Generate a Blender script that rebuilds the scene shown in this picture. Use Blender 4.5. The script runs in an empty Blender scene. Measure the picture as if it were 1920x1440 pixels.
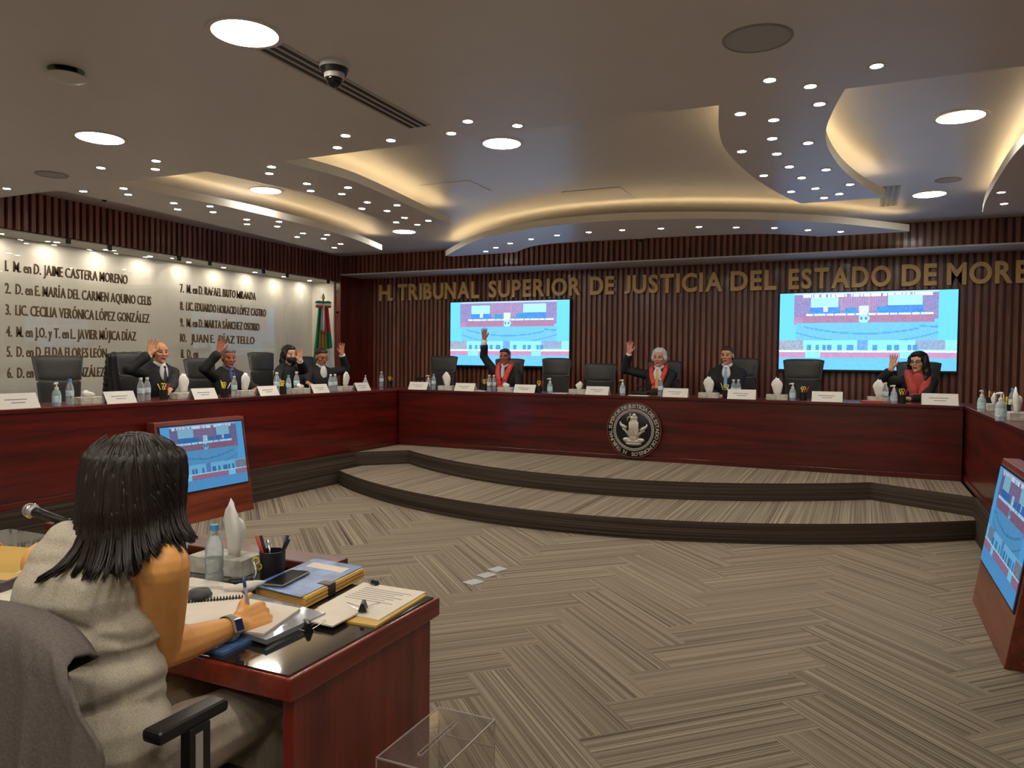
import bpy, bmesh, math, random
from mathutils import Vector, Matrix, noise
random.seed(7)
S = bpy.context.scene
COL = S.collection
PI = math.pi

# ---------------------------------------------------------------- camera
EYE = Vector((0.0, 0.0, 1.55))
FPX = 1424.13
def _axes(yaw, pitch, roll):
    cy, sy, cp, sp = math.cos(yaw), math.sin(yaw), math.cos(pitch), math.sin(pitch)
    f = Vector((sy*cp, cy*cp, -sp)); r = Vector((cy, -sy, 0)); u = r.cross(f)
    cr, sr = math.cos(roll), math.sin(roll)
    return cr*r + sr*u, -sr*r + cr*u, f
CR, CU, CF = _axes(-0.4322814, 0.03016758, 0.01048018)
cam = bpy.data.cameras.new('camera'); cam_o = bpy.data.objects.new('camera', cam); COL.objects.link(cam_o)
cam.sensor_width = 36.0; cam.lens = 36.0*FPX/1920.0; cam.clip_start = 0.05; cam.clip_end = 100
m = Matrix.Identity(4)
for i in range(3):
    m[i][0] = CR[i]; m[i][1] = CU[i]; m[i][2] = -CF[i]; m[i][3] = EYE[i]
cam_o.matrix_world = m
S.camera = cam_o

# ---------------------------------------------------------------- world, exposure
w = bpy.data.worlds.new('world'); S.world = w; w.use_nodes = True
w.node_tree.nodes['Background'].inputs[0].default_value = (0.9, 0.85, 0.8, 1)
w.node_tree.nodes['Background'].inputs[1].default_value = 0.02
S.view_settings.view_transform = 'Standard'; S.view_settings.look = 'None'
S.view_settings.exposure = 0.0; S.view_settings.gamma = 1.0; S.view_settings.use_curve_mapping = False
S.cycles.max_bounces = 8; S.cycles.transparent_max_bounces = 16; S.cycles.sample_clamp_indirect = 4.0
S.cycles.use_denoising = True
PANEL_E = 42.0      # large round LED panels
SPOT_E = 235.0      # small downlights
WASH_E = 270.0     # downlights in the recess behind the names
COVE_E = 9.0        # warm LED strips
SCREEN_E = 2.0

# ---------------------------------------------------------------- measuring helpers (photo pixel -> point on a plane)
def ray(px, py): return CF*FPX + CR*(px-960) + CU*(720-py)
def PX(px, py, x): d = ray(px, py); return EYE + d*((x-EYE.x)/d.x)
def PY(px, py, y): d = ray(px, py); return EYE + d*((y-EYE.y)/d.y)
def PZ(px, py, z): d = ray(px, py); return EYE + d*((z-EYE.z)/d.z)

# ---------------------------------------------------------------- materials
def lin(c): return tuple(((v/255.0)/12.92 if v/255.0 <= 0.04045 else ((v/255.0+0.055)/1.055)**2.4) for v in c)
MATS = {}
def mat(name, col, rough=0.6, metal=0.0, spec=0.5, noise_amt=0.0, noise_scale=20.0, coat=0.0, stretch=None, bump=0.0, trans=0.0, ior=1.45, sheen=0.0):
    if name in MATS: return MATS[name]
    m = bpy.data.materials.new(name); m.use_nodes = True; MATS[name] = m
    nt = m.node_tree; b = nt.nodes['Principled BSDF']
    b.inputs['Base Color'].default_value = (*col, 1); b.inputs['Roughness'].default_value = rough
    b.inputs['Metallic'].default_value = metal; b.inputs['Specular IOR Level'].default_value = spec
    b.inputs['Coat Weight'].default_value = coat; b.inputs['Coat Roughness'].default_value = 0.08
    b.inputs['Transmission Weight'].default_value = trans; b.inputs['IOR'].default_value = ior
    if sheen: b.inputs['Sheen Weight'].default_value = sheen
    if noise_amt or bump:
        tc = nt.nodes.new('ShaderNodeTexCoord'); mp = nt.nodes.new('ShaderNodeMapping')
        nz = nt.nodes.new('ShaderNodeTexNoise'); nz.inputs['Scale'].default_value = noise_scale; nz.inputs['Detail'].default_value = 5
        if stretch: mp.inputs['Scale'].default_value = stretch
        nt.links.new(tc.outputs['Object'], mp.inputs['Vector']); nt.links.new(mp.outputs['Vector'], nz.inputs['Vector'])
        if noise_amt:
            rp = nt.nodes.new('ShaderNodeValToRGB')
            a = noise_amt
            rp.color_ramp.elements[0].position = 0.3; rp.color_ramp.elements[1].position = 0.7
            rp.color_ramp.elements[0].color = (*[max(0, c*(1-a)) for c in col], 1)
            rp.color_ramp.elements[1].color = (*[min(1, c*(1+a)) for c in col], 1)
            nt.links.new(nz.outputs['Fac'], rp.inputs['Fac']); nt.links.new(rp.outputs['Color'], b.inputs['Base Color'])
        if bump:
            bp = nt.nodes.new('ShaderNodeBump'); bp.inputs['Strength'].default_value = bump; bp.inputs['Distance'].default_value = 0.004
            nt.links.new(nz.outputs['Fac'], bp.inputs['Height']); nt.links.new(bp.outputs['Normal'], b.inputs['Normal'])
    return m
def emit(name, col, strength):
    if name in MATS: return MATS[name]
    m = bpy.data.materials.new(name); m.use_nodes = True; MATS[name] = m
    nt = m.node_tree; nt.nodes.clear()
    o = nt.nodes.new('ShaderNodeOutputMaterial'); e = nt.nodes.new('ShaderNodeEmission')
    e.inputs[0].default_value = (*col, 1); e.inputs[1].default_value = strength
    nt.links.new(e.outputs[0], o.inputs[0]); return m
def wood(name, c0, c1, axis, rough=0.28, coat=0.35, s=1.0):
    st = {'x': (0.6, 9, 9), 'y': (9, 0.6, 9), 'z': (9, 9, 0.6)}[axis]
    m = bpy.data.materials.new(name); m.use_nodes = True; MATS[name] = m
    nt = m.node_tree; b = nt.nodes['Principled BSDF']
    b.inputs['Roughness'].default_value = rough; b.inputs['Coat Weight'].default_value = coat; b.inputs['Coat Roughness'].default_value = 0.12
    tc = nt.nodes.new('ShaderNodeTexCoord'); mp = nt.nodes.new('ShaderNodeMapping'); mp.inputs['Scale'].default_value = [v*s for v in st]
    n1 = nt.nodes.new('ShaderNodeTexNoise'); n1.inputs['Scale'].default_value = 1.3; n1.inputs['Detail'].default_value = 8; n1.inputs['Distortion'].default_value = 0.6
    n2 = nt.nodes.new('ShaderNodeTexNoise'); n2.inputs['Scale'].default_value = 9.0; n2.inputs['Detail'].default_value = 4
    mx = nt.nodes.new('ShaderNodeMath'); mx.operation = 'MULTIPLY_ADD'; mx.inputs[1].default_value = 0.45
    rp = nt.nodes.new('ShaderNodeValToRGB'); rp.color_ramp.elements[0].position = 0.5; rp.color_ramp.elements[1].position = 0.92
    rp.color_ramp.elements[0].color = (*c0, 1); rp.color_ramp.elements[1].color = (*c1, 1)
    nt.links.new(tc.outputs['Object'], mp.inputs['Vector'])
    nt.links.new(mp.outputs['Vector'], n1.inputs['Vector']); nt.links.new(mp.outputs['Vector'], n2.inputs['Vector'])
    nt.links.new(n2.outputs['Fac'], mx.inputs[0]); nt.links.new(n1.outputs['Fac'], mx.inputs[2])
    nt.links.new(mx.outputs[0], rp.inputs['Fac']); nt.links.new(rp.outputs['Color'], b.inputs['Base Color'])
    return m
def thin_glass(name, tint=(0.96, 0.98, 0.97), ior=1.5, gain=1.0, haze=0.0):
    m = bpy.data.materials.new(name); m.use_nodes = True; MATS[name] = m
    nt = m.node_tree; nt.nodes.clear()
    o = nt.nodes.new('ShaderNodeOutputMaterial'); t = nt.nodes.new('ShaderNodeBsdfTransparent'); g = nt.nodes.new('ShaderNodeBsdfGlossy')
    fr = nt.nodes.new('ShaderNodeFresnel'); fr.inputs['IOR'].default_value = ior
    ml = nt.nodes.new('ShaderNodeMath'); ml.operation = 'MULTIPLY_ADD'; ml.inputs[1].default_value = gain; ml.inputs[2].default_value = haze
    mx = nt.nodes.new('ShaderNodeMixShader')
    t.inputs[0].default_value = (*tint, 1); g.inputs['Color'].default_value = (1, 1, 1, 1); g.inputs['Roughness'].default_value = 0.0
    ge = nt.nodes.new('ShaderNodeNewGeometry'); iv = nt.nodes.new('ShaderNodeMath'); iv.operation = 'SUBTRACT'; iv.inputs[0].default_value = 1.0
    mu = nt.nodes.new('ShaderNodeMath'); mu.operation = 'MULTIPLY'; mu.use_clamp = True
    nt.links.new(ge.outputs['Backfacing'], iv.inputs[1]); nt.links.new(iv.outputs[0], mu.inputs[1])
    nt.links.new(fr.outputs[0], ml.inputs[0]); nt.links.new(ml.outputs[0], mu.inputs[0]); nt.links.new(mu.outputs[0], mx.inputs[0])
    nt.links.new(t.outputs[0], mx.inputs[1]); nt.links.new(g.outputs[0], mx.inputs[2]); nt.links.new(mx.outputs[0], o.inputs[0])
    return m
def carpet(name, dark, light, fine=170.0):
    m = bpy.data.materials.new(name); m.use_nodes = True; MATS[name] = m
    nt = m.node_tree; b = nt.nodes['Principled BSDF']; b.inputs['Roughness'].default_value = 0.95; b.inputs['Specular IOR Level'].default_value = 0.1
    uv = nt.nodes.new('ShaderNodeUVMap'); uv.uv_map = 'uv'
    def nz(sx, sy, sc, det):
        mp = nt.nodes.new('ShaderNodeMapping'); mp.inputs['Scale'].default_value = (sx, sy, 1)
        n = nt.nodes.new('ShaderNodeTexNoise'); n.inputs['Scale'].default_value = sc; n.inputs['Detail'].default_value = det
        nt.links.new(uv.outputs[0], mp.inputs[0]); nt.links.new(mp.outputs[0], n.inputs['Vector']); return n
    a = nz(0.35, fine, 1.0, 2.5); c = nz(0.15, fine*0.2, 1.0, 1.0); d = nz(300, 300, 1.0, 1.0)
    m1 = nt.nodes.new('ShaderNodeMath'); m1.operation = 'MULTIPLY_ADD'; m1.inputs[1].default_value = 0.45
    m2 = nt.nodes.new('ShaderNodeMath'); m2.operation = 'MULTIPLY_ADD'; m2.inputs[1].default_value = 0.25
    nt.links.new(c.outputs['Fac'], m1.inputs[0]); nt.links.new(a.outputs['Fac'], m1.inputs[2])
    nt.links.new(d.outputs['Fac'], m2.inputs[0]); nt.links.new(m1.outputs[0], m2.inputs[2])
    rp = nt.nodes.new('ShaderNodeValToRGB'); rp.color_ramp.elements[0].position = 0.78; rp.color_ramp.elements[1].position = 1.25
    rp.color_ramp.elements[0].color = (*dark, 1); rp.color_ramp.elements[1].color = (*light, 1)
    sc = nt.nodes.new('ShaderNodeMath'); sc.operation = 'MULTIPLY_ADD'; sc.inputs[1].default_value = 2.1; sc.inputs[2].default_value = -1.22
    nt.links.new(m2.outputs[0], sc.inputs[0]); rp.color_ramp.elements[0].position = 0.0; rp.color_ramp.elements[1].position = 1.0
    nt.links.new(sc.outputs[0], rp.inputs['Fac']); nt.links.new(rp.outputs['Color'], b.inputs['Base Color'])
    return m

# ---------------------------------------------------------------- mesh helpers
class MB:
    def __init__(s): s.v = []; s.f = []; s.m = []
    def add(s, vs, fs, M=None, mi=0):
        o = len(s.v)
        s.v += [tuple(M @ Vector(v)) if M else tuple(v) for v in vs]
        s.f += [tuple(i+o for i in f) for f in fs]; s.m += [mi]*len(fs); return s
    def box(s, x0, x1, y0, y1, z0, z1, M=None, mi=0):
        vs = [(x, y, z) for z in (z0, z1) for y in (y0, y1) for x in (x0, x1)]
        return s.add(vs, [(0, 2, 3, 1), (4, 5, 7, 6), (0, 1, 5, 4), (2, 6, 7, 3), (0, 4, 6, 2), (1, 3, 7, 5)], M, mi)
    def prism(s, poly, z0, z1, M=None, mi=0):
        n = len(poly)
        if sum(poly[i][0]*poly[(i+1) % n][1]-poly[(i+1) % n][0]*poly[i][1] for i in range(n)) < 0: poly = poly[::-1]
        vs = [(p[0], p[1], z0) for p in poly] + [(p[0], p[1], z1) for p in poly]
        fs = [tuple(range(n-1, -1, -1)), tuple(range(n, 2*n))] + [(i, (i+1) % n, n+(i+1) % n, n+i) for i in range(n)]
        return s.add(vs, fs, M, mi)
    def lathe(s, prof, seg=20, M=None, mi=0, loop=False):
        vs = []; fs = []; n = len(prof)
        for i in range(seg):
            a = 2*PI*i/seg
            vs += [(r*math.cos(a), r*math.sin(a), z) for r, z in prof]
        for i in range(seg):
            j = (i+1) % seg
            fs += [(i*n+k, j*n+k, j*n+k+1, i*n+k+1) for k in range(n-1)]
        if loop:
            fs += [(i*n+n-1, ((i+1) % seg)*n+n-1, ((i+1) % seg)*n, i*n) for i in range(seg)]
            return s.add(vs, fs, M, mi)
        if prof[0][0] > 1e-6: fs.append(tuple(i*n for i in range(seg-1, -1, -1)))
        if prof[-1][0] > 1e-6: fs.append(tuple(i*n+n-1 for i in range(seg)))
        return s.add(vs, fs, M, mi)
    def tube(s, pts, rad, seg=8, M=None, mi=0, flat=1.0):
        pts = [Vector(p) for p in pts]; n = len(pts)
        if not hasattr(rad, '__len__'): rad = [rad]*n
        vs = []; up = None
        for i, p in enumerate(pts):
            t = (pts[min(i+1, n-1)]-pts[max(i-1, 0)])
            t = t.normalized() if t.length > 1e-9 else Vector((0, 0, 1))
            if up is None: up = Vector((0, 0, 1)) if abs(t.z) < 0.9 else Vector((0, 1, 0))
            a = t.cross(up)
            a = a.normalized() if a.length > 1e-6 else t.orthogonal().normalized()
            b = a.cross(t).normalized(); up = b
            vs += [tuple(p + (a*math.cos(2*PI*k/seg) + b*math.sin(2*PI*k/seg)*flat)*rad[i]) for k in range(seg)]
        fs = [(i*seg+k, i*seg+(k+1) % seg, (i+1)*seg+(k+1) % seg, (i+1)*seg+k) for i in range(n-1) for k in range(seg)]
        fs += [tuple(range(seg-1, -1, -1)), tuple((n-1)*seg+k for k in range(seg))]
        return s.add(vs, fs, M, mi)
    def ell(s, c, r, M=None, mi=0, seg=16, rings=10):
        vs = [(c[0], c[1], c[2]-r[2])]; fs = []
        for i in range(1, rings):
            t = PI*i/rings
            vs += [(c[0]+r[0]*math.sin(t)*math.cos(2*PI*k/seg), c[1]+r[1]*math.sin(t)*math.sin(2*PI*k/seg), c[2]-r[2]*math.cos(t)) for k in range(seg)]
        vs.append((c[0], c[1], c[2]+r[2])); L = len(vs)-1
        fs += [(0, 1+(k+1) % seg, 1+k) for k in range(seg)]
        for i in range(rings-2):
            a = 1+i*seg; b = a+seg
            fs += [(a+k, a+(k+1) % seg, b+(k+1) % seg, b+k) for k in range(seg)]
        a = 1+(rings-2)*seg
        fs += [(a+k, a+(k+1) % seg, L) for k in range(seg)]
        return s.add(vs, fs, M, mi)
    def cap(s, p0, r0, p1, r1, seg=12):           # tapered capsule
        p0 = Vector(p0); p1 = Vector(p1); d = p1-p0
        s.ell(p0, (r0, r0, r0), seg=seg, rings=8); s.ell(p1, (r1, r1, r1), seg=seg, rings=8)
        if d.length > 1e-5: s.tube([p0, p1], [r0, r1], seg)
        return s
    def chain(s, pts, seg=12):
        for (a, ra), (b, rb) in zip(pts, pts[1:]): s.cap(a, ra, b, rb, seg)
        return s
    def mesh(s, name, mats, smooth=False):
        me = bpy.data.meshes.new(name); me.from_pydata(s.v, [], s.f)
        for mm in (mats if isinstance(mats, (list, tuple)) else [mats]): me.materials.append(mm)
        me.polygons.foreach_set('material_index', s.m)
        me.polygons.foreach_set('use_smooth', [smooth]*len(s.f))
        me.update(); return me
    def build(s, name, mats, parent=None, smooth=False, bevel=0.0, loc=None, rotz=0.0, segs=2):
        o = bpy.data.objects.new(name, s.mesh(name, mats, smooth)); COL.objects.link(o)
        if parent: o.parent = parent
        if loc is not None: o.location = loc
        o.rotation_euler.z = rotz
        if bevel:
            bv = o.modifiers.new('bevel', 'BEVEL'); bv.width = bevel; bv.segments = segs; bv.limit_method = 'ANGLE'; bv.angle_limit = 0.6
        return o
def autosmooth(o, deg=40):
    me = o.data
    me.polygons.foreach_set('use_smooth', [True]*len(me.polygons))
    bm = bmesh.new(); bm.from_mesh(me)
    for e in bm.edges:
        if len(e.link_faces) == 2 and e.calc_face_angle(0) > math.radians(deg): e.smooth = False
    bm.to_mesh(me); bm.free(); return o
def tag(o, label, cat, group=None):
    o['label'] = label; o['category'] = cat
    if group: o['group'] = group
    return o
def thing(name, label, cat, loc=(0, 0, 0), rotz=0.0, group=None):
    o = bpy.data.objects.new(name, None); COL.objects.link(o); o.empty_display_size = 0.1
    o.location = loc; o.rotation_euler.z = rotz
    return tag(o, label, cat, group)
def struct(o, label=None):
    o['kind'] = 'structure'
    if label: o['label'] = label
    return o
def copy_tree(o, parent=None):
    c = o.copy(); COL.objects.link(c)
    if parent: c.parent = parent
    for ch in list(o.children): copy_tree(ch, c)
    return c
def dup(o, loc, rotz=0.0, label=None, group=None):
    c = copy_tree(o); c.location = loc; c.rotation_euler.z = rotz
    if label: c['label'] = label
    if group: c['group'] = group
    return c
def remesh(mb, voxel, it=4, fac=0.5):              # overlapping solids -> one continuous surface
    me = mb.mesh('tmp', []) if False else mb.mesh('tmp', mat('plain_tmp', (0.5, 0.5, 0.5)))
    o = bpy.data.objects.new('tmp', me); COL.objects.link(o)
    r = o.modifiers.new('r', 'REMESH'); r.mode = 'VOXEL'; r.voxel_size = voxel; r.adaptivity = 0.0
    sm = o.modifiers.new('s', 'SMOOTH'); sm.factor = fac; sm.iterations = it
    dg = bpy.context.evaluated_depsgraph_get()
    out = bpy.data.meshes.new_from_object(o.evaluated_get(dg))
    bpy.data.objects.remove(o); bpy.data.meshes.remove(me)
    out.materials.clear()
    out.polygons.foreach_set('use_smooth', [True]*len(out.polygons))
    return out
def displace(me, f):
    n = len(me.vertices); co = [0.0]*(3*n); no = [0.0]*(3*n)
    me.vertices.foreach_get('co', co); me.vertex_normals.foreach_get('vector', no)
    for i in range(n):
        d = f(Vector(co[3*i:3*i+3]))
        for k in range(3): co[3*i+k] += no[3*i+k]*d
    me.vertices.foreach_set('co', co); me.update()
def link(name, me, mats, parent=None):
    me.name = name
    for mm in (mats if isinstance(mats, (list, tuple)) else [mats]): me.materials.append(mm)
    o = bpy.data.objects.new(name, me); COL.objects.link(o)
    if parent: o.parent = parent
    return o
def text_mesh(body, size=1.0, depth=0.02, bold=0.0, align='LEFT', res=4):
    cu = bpy.data.curves.new('t', 'FONT'); cu.body = body; cu.size = size; cu.extrude = depth/2; cu.offset = bold; cu.align_x = align; cu.resolution_u = res
    o = bpy.data.objects.new('t', cu); COL.objects.link(o)
    dg = bpy.context.evaluated_depsgraph_get()
    me = bpy.data.meshes.new_from_object(o.evaluated_get(dg))
    bpy.data.objects.remove(o); bpy.data.curves.remove(cu)
    me.materials.clear(); return me
def bounds(me):
    xs = [v.co.x for v in me.vertices]; ys = [v.co.y for v in me.vertices]
    return min(xs), max(xs), min(ys), max(ys)

# ================================================================ the room
ZD = 0.36          # dais height
ZB = 1.14          # bench top
XL, XR = -5.92, 0.96      # fronts of the side benches
YB = 9.0           # front of the back bench
XW, XWR = -7.98, 3.02     # side wall planes
YU, YW = 10.39, 11.0      # upper back wall, recessed back wall
ZC, ZM = 3.27, 3.05       # recessed ceiling, main ceiling
ZS = 2.95                 # soffit over the back wall
YE = 4.55                 # edge of the main ceiling
YN = -3.2                 # wall behind the camera
XC = (XL+XR)/2

m_ceil = mat('ceiling_paint', (0.74, 0.715, 0.70), 0.36, spec=0.8, noise_amt=0.02, noise_scale=3)
m_cream = mat('band_edge_paint', (0.72, 0.69, 0.62), 0.6)
m_wallw = mat('white_wall_paint', (0.80, 0.77, 0.69), 0.6, noise_amt=0.02, noise_scale=4)
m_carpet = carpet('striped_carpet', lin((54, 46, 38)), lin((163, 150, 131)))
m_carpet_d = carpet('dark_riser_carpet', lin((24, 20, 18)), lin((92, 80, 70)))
m_mah_x = wood('mahogany_grain_x', lin((50, 10, 7)), lin((92, 22, 16)), 'x')
m_mah_y = wood('mahogany_grain_y', lin((58, 11, 7)), lin((108, 24, 17)), 'y')
m_mah_z = wood('mahogany_grain_z', lin((72, 18, 12)), lin((118, 38, 26)), 'z')
m_slat = wood('slat_wood', lin((96, 50, 38)), lin((152, 98, 78)), 'z', rough=0.32, coat=0.25, s=0.7)
m_slatback = wood('slat_backing_wood', lin((56, 16, 9)), lin((86, 28, 17)), 'z', rough=0.4, coat=0.1)
m_black = mat('black_plastic', (0.012, 0.012, 0.013), 0.4)
m_dark = mat('dark_metal', (0.03, 0.03, 0.032), 0.35, metal=0.6)
m_chrome = mat('chrome', (0.7, 0.7, 0.72), 0.18, metal=1.0)
m_white = mat('white_plastic', (0.72, 0.71, 0.68), 0.4)
e_panel = emit('panel_light', (1.0, 0.93, 0.82), PANEL_E)
e_spot = emit('spot_light', (1.0, 0.92, 0.80), SPOT_E)
e_cove = emit('cove_light', (1.0, 0.72, 0.36), COVE_E)

# floor: herringbone carpet planks, each with its own stripe offset
def clip(poly, axis, lim, keep_less):
    out = []
    for i in range(len(poly)):
        a, b = poly[i], poly[(i+1) % len(poly)]
        ia = (a[axis] <= lim) == keep_less; ib = (b[axis] <= lim) == keep_less
        if ia: out.append(a)
        if ia != ib:
            t = (lim-a[axis])/(b[axis]-a[axis]); out.append(tuple(a[k]+(b[k]-a[k])*t for k in range(len(a))))
    return out
def uv_mesh(name, polys, m):
    vs = []; fs = []; uvs = []
    for z, poly in polys:
        o = len(vs); vs += [(p[0], p[1], z) if len(p) == 4 else p[:3] for p in poly]
        fs.append(tuple(range(o, o+len(poly)))); uvs += [p[-2:] for p in poly]
    me = bpy.data.meshes.new(name); me.from_pydata(vs, [], fs); ul = me.uv_layers.new(name='uv')
    ul.data.foreach_set('uv', [c for uv in uvs for c in uv]); me.materials.append(m)
    o = bpy.data.objects.new(name, me); COL.objects.link(o); return o
def herringbone():
    W = 0.2555; L = 4*W; q = 1/math.sqrt(2)
    O = Vector((-0.85-W*q, 3.10-W*q)); e1 = Vector((q, -q)); e2 = Vector((q, q)); out = []
    for k in range(-70, 80):
        for j in range(-9, 10):
            base = O + e1*(-W*k+2*L*j) + e2*(W*k)
            if not (-10 < base.x < 6 and -6 < base.y < 12): continue
            for kind in (0, 1):
                a0, a1, b0, b1 = (-L, 0, 0, W) if kind == 0 else (-W, 0, W, W+L)
                ru, rv = random.uniform(0, 50), random.uniform(0, 50); poly = []
                for a, b in ((a0, b0), (a1, b0), (a1, b1), (a0, b1)):
                    p = base + e1*a + e2*b
                    u, v = (a, b) if kind == 0 else (b, a)
                    poly.append((p.x, p.y, u+ru, v+rv))
                for ax, lim, less in ((0, XW-0.4, False), (0, XWR+0.4, True), (1, YN-0.1, False), (1, 9.4, True)):
                    poly = clip(poly, ax, lim, less)
                    if len(poly) < 3: break
                if len(poly) >= 3: out.append((0.0, poly))
    return out
floor = struct(uv_mesh('floor', herringbone(), m_carpet), 'grey brown striped carpet laid in a herringbone pattern')

# dais with two curved steps
def arc(p0, p1, sag, n=28):
    (x0, y0), (x1, y1) = p0, p1
    return [(x0+(x1-x0)*t, y0+(y1-y0)*t - sag*4*t*(1-t)) for t in [i/n for i in range(n+1)]]
step1 = arc((XL, 7.35), (XR, 7.55), 0.98)
step1 = arc((-5.84, 7.59), (0.95, 7.83), 1.30)
s2l, s2r = (-5.42, 8.52), (0.10, 8.50)
step2 = [(XL, 7.98)] + arc(s2l, s2r, 1.06) + [(XR, 7.98)]
def carpet_slab(name, outline, z0, z1, label):       # outline is the front edge, left to right; closed behind at y=9.4
    polys = []; W = 0.25
    x0, x1 = outline[0][0], outline[-1][0]; top = list(outline) + [(x1, 9.4), (x0, 9.4)]
    k = math.floor(x0/W)
    while k*W < x1:
        poly = [(x, y, y+k*3.7, x+k*1.3) for x, y in top]
        for lim, less in ((k*W, False), ((k+1)*W, True)): poly = clip(poly, 0, lim, less) if len(poly) > 2 else poly
        if len(poly) > 2: polys.append((z1, poly))
        k += 1
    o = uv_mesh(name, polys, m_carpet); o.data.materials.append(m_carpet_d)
    me = o.data; vs = []; fs = []; uvs = []; s = 0
    for (ax, ay), (bx, by) in zip(outline, outline[1:]):
        d = math.hypot(bx-ax, by-ay); q = len(vs)
        vs += [(ax, ay, z0), (bx, by, z0), (bx, by, z1), (ax, ay, z1)]; fs.append((q, q+1, q+2, q+3))
        uvs += [(s, z0+3), (s+d, z0+3), (s+d, z1+3), (s, z1+3)]; s += d
    r = bpy.data.meshes.new('r'); r.from_pydata(vs, [], fs); ul = r.uv_layers.new(name='uv'); ul.data.foreach_set('uv', [c for uv in uvs for c in uv])
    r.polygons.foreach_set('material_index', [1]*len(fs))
    bm = bmesh.new(); bm.from_mesh(me); bm.from_mesh(r); bm.to_mesh(me); bm.free(); bpy.data.meshes.remove(r)
    return struct(o, label)
carpet_slab('floor_step', step1, 0.0, 0.18, 'lower curved carpeted step in front of the back bench')
carpet_slab('floor_dais', step2, 0.18, ZD, 'upper curved carpeted step under the back bench')
# carpet plinths and dais floor behind the benches
def plinth(name, pts, label, z1=ZD):
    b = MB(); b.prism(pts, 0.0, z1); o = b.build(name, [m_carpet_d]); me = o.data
    ul = me.uv_layers.new(name='uv')
    for p in me.polygons:
        for li in p.loop_indices:
            c = me.vertices[me.loops[li].vertex_index].co
            ul.data[li].uv = (c.y+c.x, c.z+1.7) if abs(p.normal.z) < 0.5 else (c.y, c.x)
    return struct(o, label)
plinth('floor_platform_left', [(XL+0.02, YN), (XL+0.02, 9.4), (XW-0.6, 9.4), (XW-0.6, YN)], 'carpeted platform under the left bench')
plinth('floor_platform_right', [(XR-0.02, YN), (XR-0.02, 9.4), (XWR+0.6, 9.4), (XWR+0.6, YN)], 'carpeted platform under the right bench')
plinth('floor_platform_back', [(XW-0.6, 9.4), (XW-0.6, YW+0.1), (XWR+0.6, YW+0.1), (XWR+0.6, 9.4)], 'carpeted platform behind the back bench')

# ceilings
b = MB(); b.box(XW-0.62, XWR+0.62, YN, YE, ZM, ZC+0.3); struct(b.build('ceiling', m_ceil), 'lower grey ceiling over the front of the room')
b = MB(); b.box(XW-0.62, XWR+0.62, YE, YW+0.1, ZC, ZC+0.3); struct(b.build('ceiling', m_ceil), 'raised ceiling over the benches')

def smooth_path(pts, n=8):      # Catmull-Rom
    P = [Vector((x, y, 0)) for x, y in pts]; out = []
    for i in range(len(P)-1):
        a, b_, c, d = P[max(i-1, 0)], P[i], P[i+1], P[min(i+2, len(P)-1)]
        for k in range(n):
            t = k/n
            q = 0.5*((2*b_)+(-a+c)*t+(2*a-5*b_+4*c-d)*t*t+(-a+3*b_-3*c+d)*t**3); out.append((q.x, q.y))
    out.append(pts[-1]); return out
def inset(path, d):             # offset to the left of travel
    out = []
    for i, p in enumerate(path):
        a = Vector(path[max(i-1, 0)]); b_ = Vector(path[min(i+1, len(path)-1)]); t = (b_-a).normalized()
        out.append((p[0]-t.y*d, p[1]+t.x*d))
    return out
def band(name, edges, label, coves):
    poly = [p for e in edges for p in e]
    bm_ = MB(); bm_.prism(poly, ZM, ZM+0.075)
    o = bm_.build(name, [m_ceil, m_cream])
    for p in o.data.polygons:
        if abs(p.normal.z) < 0.5: p.material_index = 1
    struct(o, label)
    for path, side in coves:    # LED strip lying on top of the band, set back from its lip
        t = MB()
        a, c = inset(path, side*0.085), inset(path, side*0.115)
        for i in range(len(path)-1):
            vs = [(*a[i], ZM+0.0755), (*a[i+1], ZM+0.0755), (*c[i+1], ZM+0.0755), (*c[i], ZM+0.0755)]
            t.add(vs+[(x, y, z+0.006) for x, y, z in vs], [(0, 1, 2, 3), (4, 5, 6, 7), (0, 4, 5, 1), (2, 6, 7, 3)])
        so = t.build('led_strip', e_cove, o)
    return o
A_in = smooth_path([(-5.95, YE), (-5.86, 5.0), (-5.76, 5.7), (-5.71, 6.4), (-5.71, 7.06), (-5.79, 7.8), (-6.02, 8.75)])
A_out = smooth_path([(-7.55, 8.72), (-7.55, 6.6), (-7.5, 5.5), (-7.4, YE)])
A_out = smooth_path([(-6.85, 8.72), (-6.72, 7.2), (-6.62, 5.5), (-6.63, YE)])
band('trim_1', [A_in, A_out], 'curved ceiling band with downlights along the left wall', [(A_in, 1)])
E_in = [(2*XC-x, y) for x, y in A_in]; E_out = [(2*XC-x, y) for x, y in A_out]
E_in = smooth_path([(1.12, YE), (1.0, 5.3), (0.95, 6.2), (0.94, 6.6), (0.95, 7.2), (0.98, 8.07), (1.03, 8.72)])
band('trim_2', [E_in, E_out], 'curved ceiling band with downlights along the right side', [(E_in, -1)])
B_in = smooth_path([(-4.04, YE), (-3.98, 4.85), (-3.93, 5.3), (-4.0, 6.02), (-4.12, 6.9), (-4.18, 7.38)])
B_out = smooth_path([(-4.75, 7.38), (-4.74, 6.9), (-4.66, 6.3), (-4.6, 5.7), (-4.66, 5.2), (-4.83, YE)])
band('trim_3', [B_in, B_out], 'curved ceiling band with downlights, second from the left wall', [(B_in, 1), (B_out, 1)])
D_l = smooth_path([(0.15, 7.61), (-0.56, 7.61)], 1) + smooth_path([(-0.56, 7.61), (-0.73, 6.98), (-0.86, 6.2), (-0.91, 5.5), (-0.87, 5.0), (-0.79, YE)])
D_r = smooth_path([(-0.12, YE), (-0.2, 4.95), (-0.25, 5.34), (-0.25, 5.77), (-0.17, 6.43), (-0.02, 7.09), (0.15, 7.61)])
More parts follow.
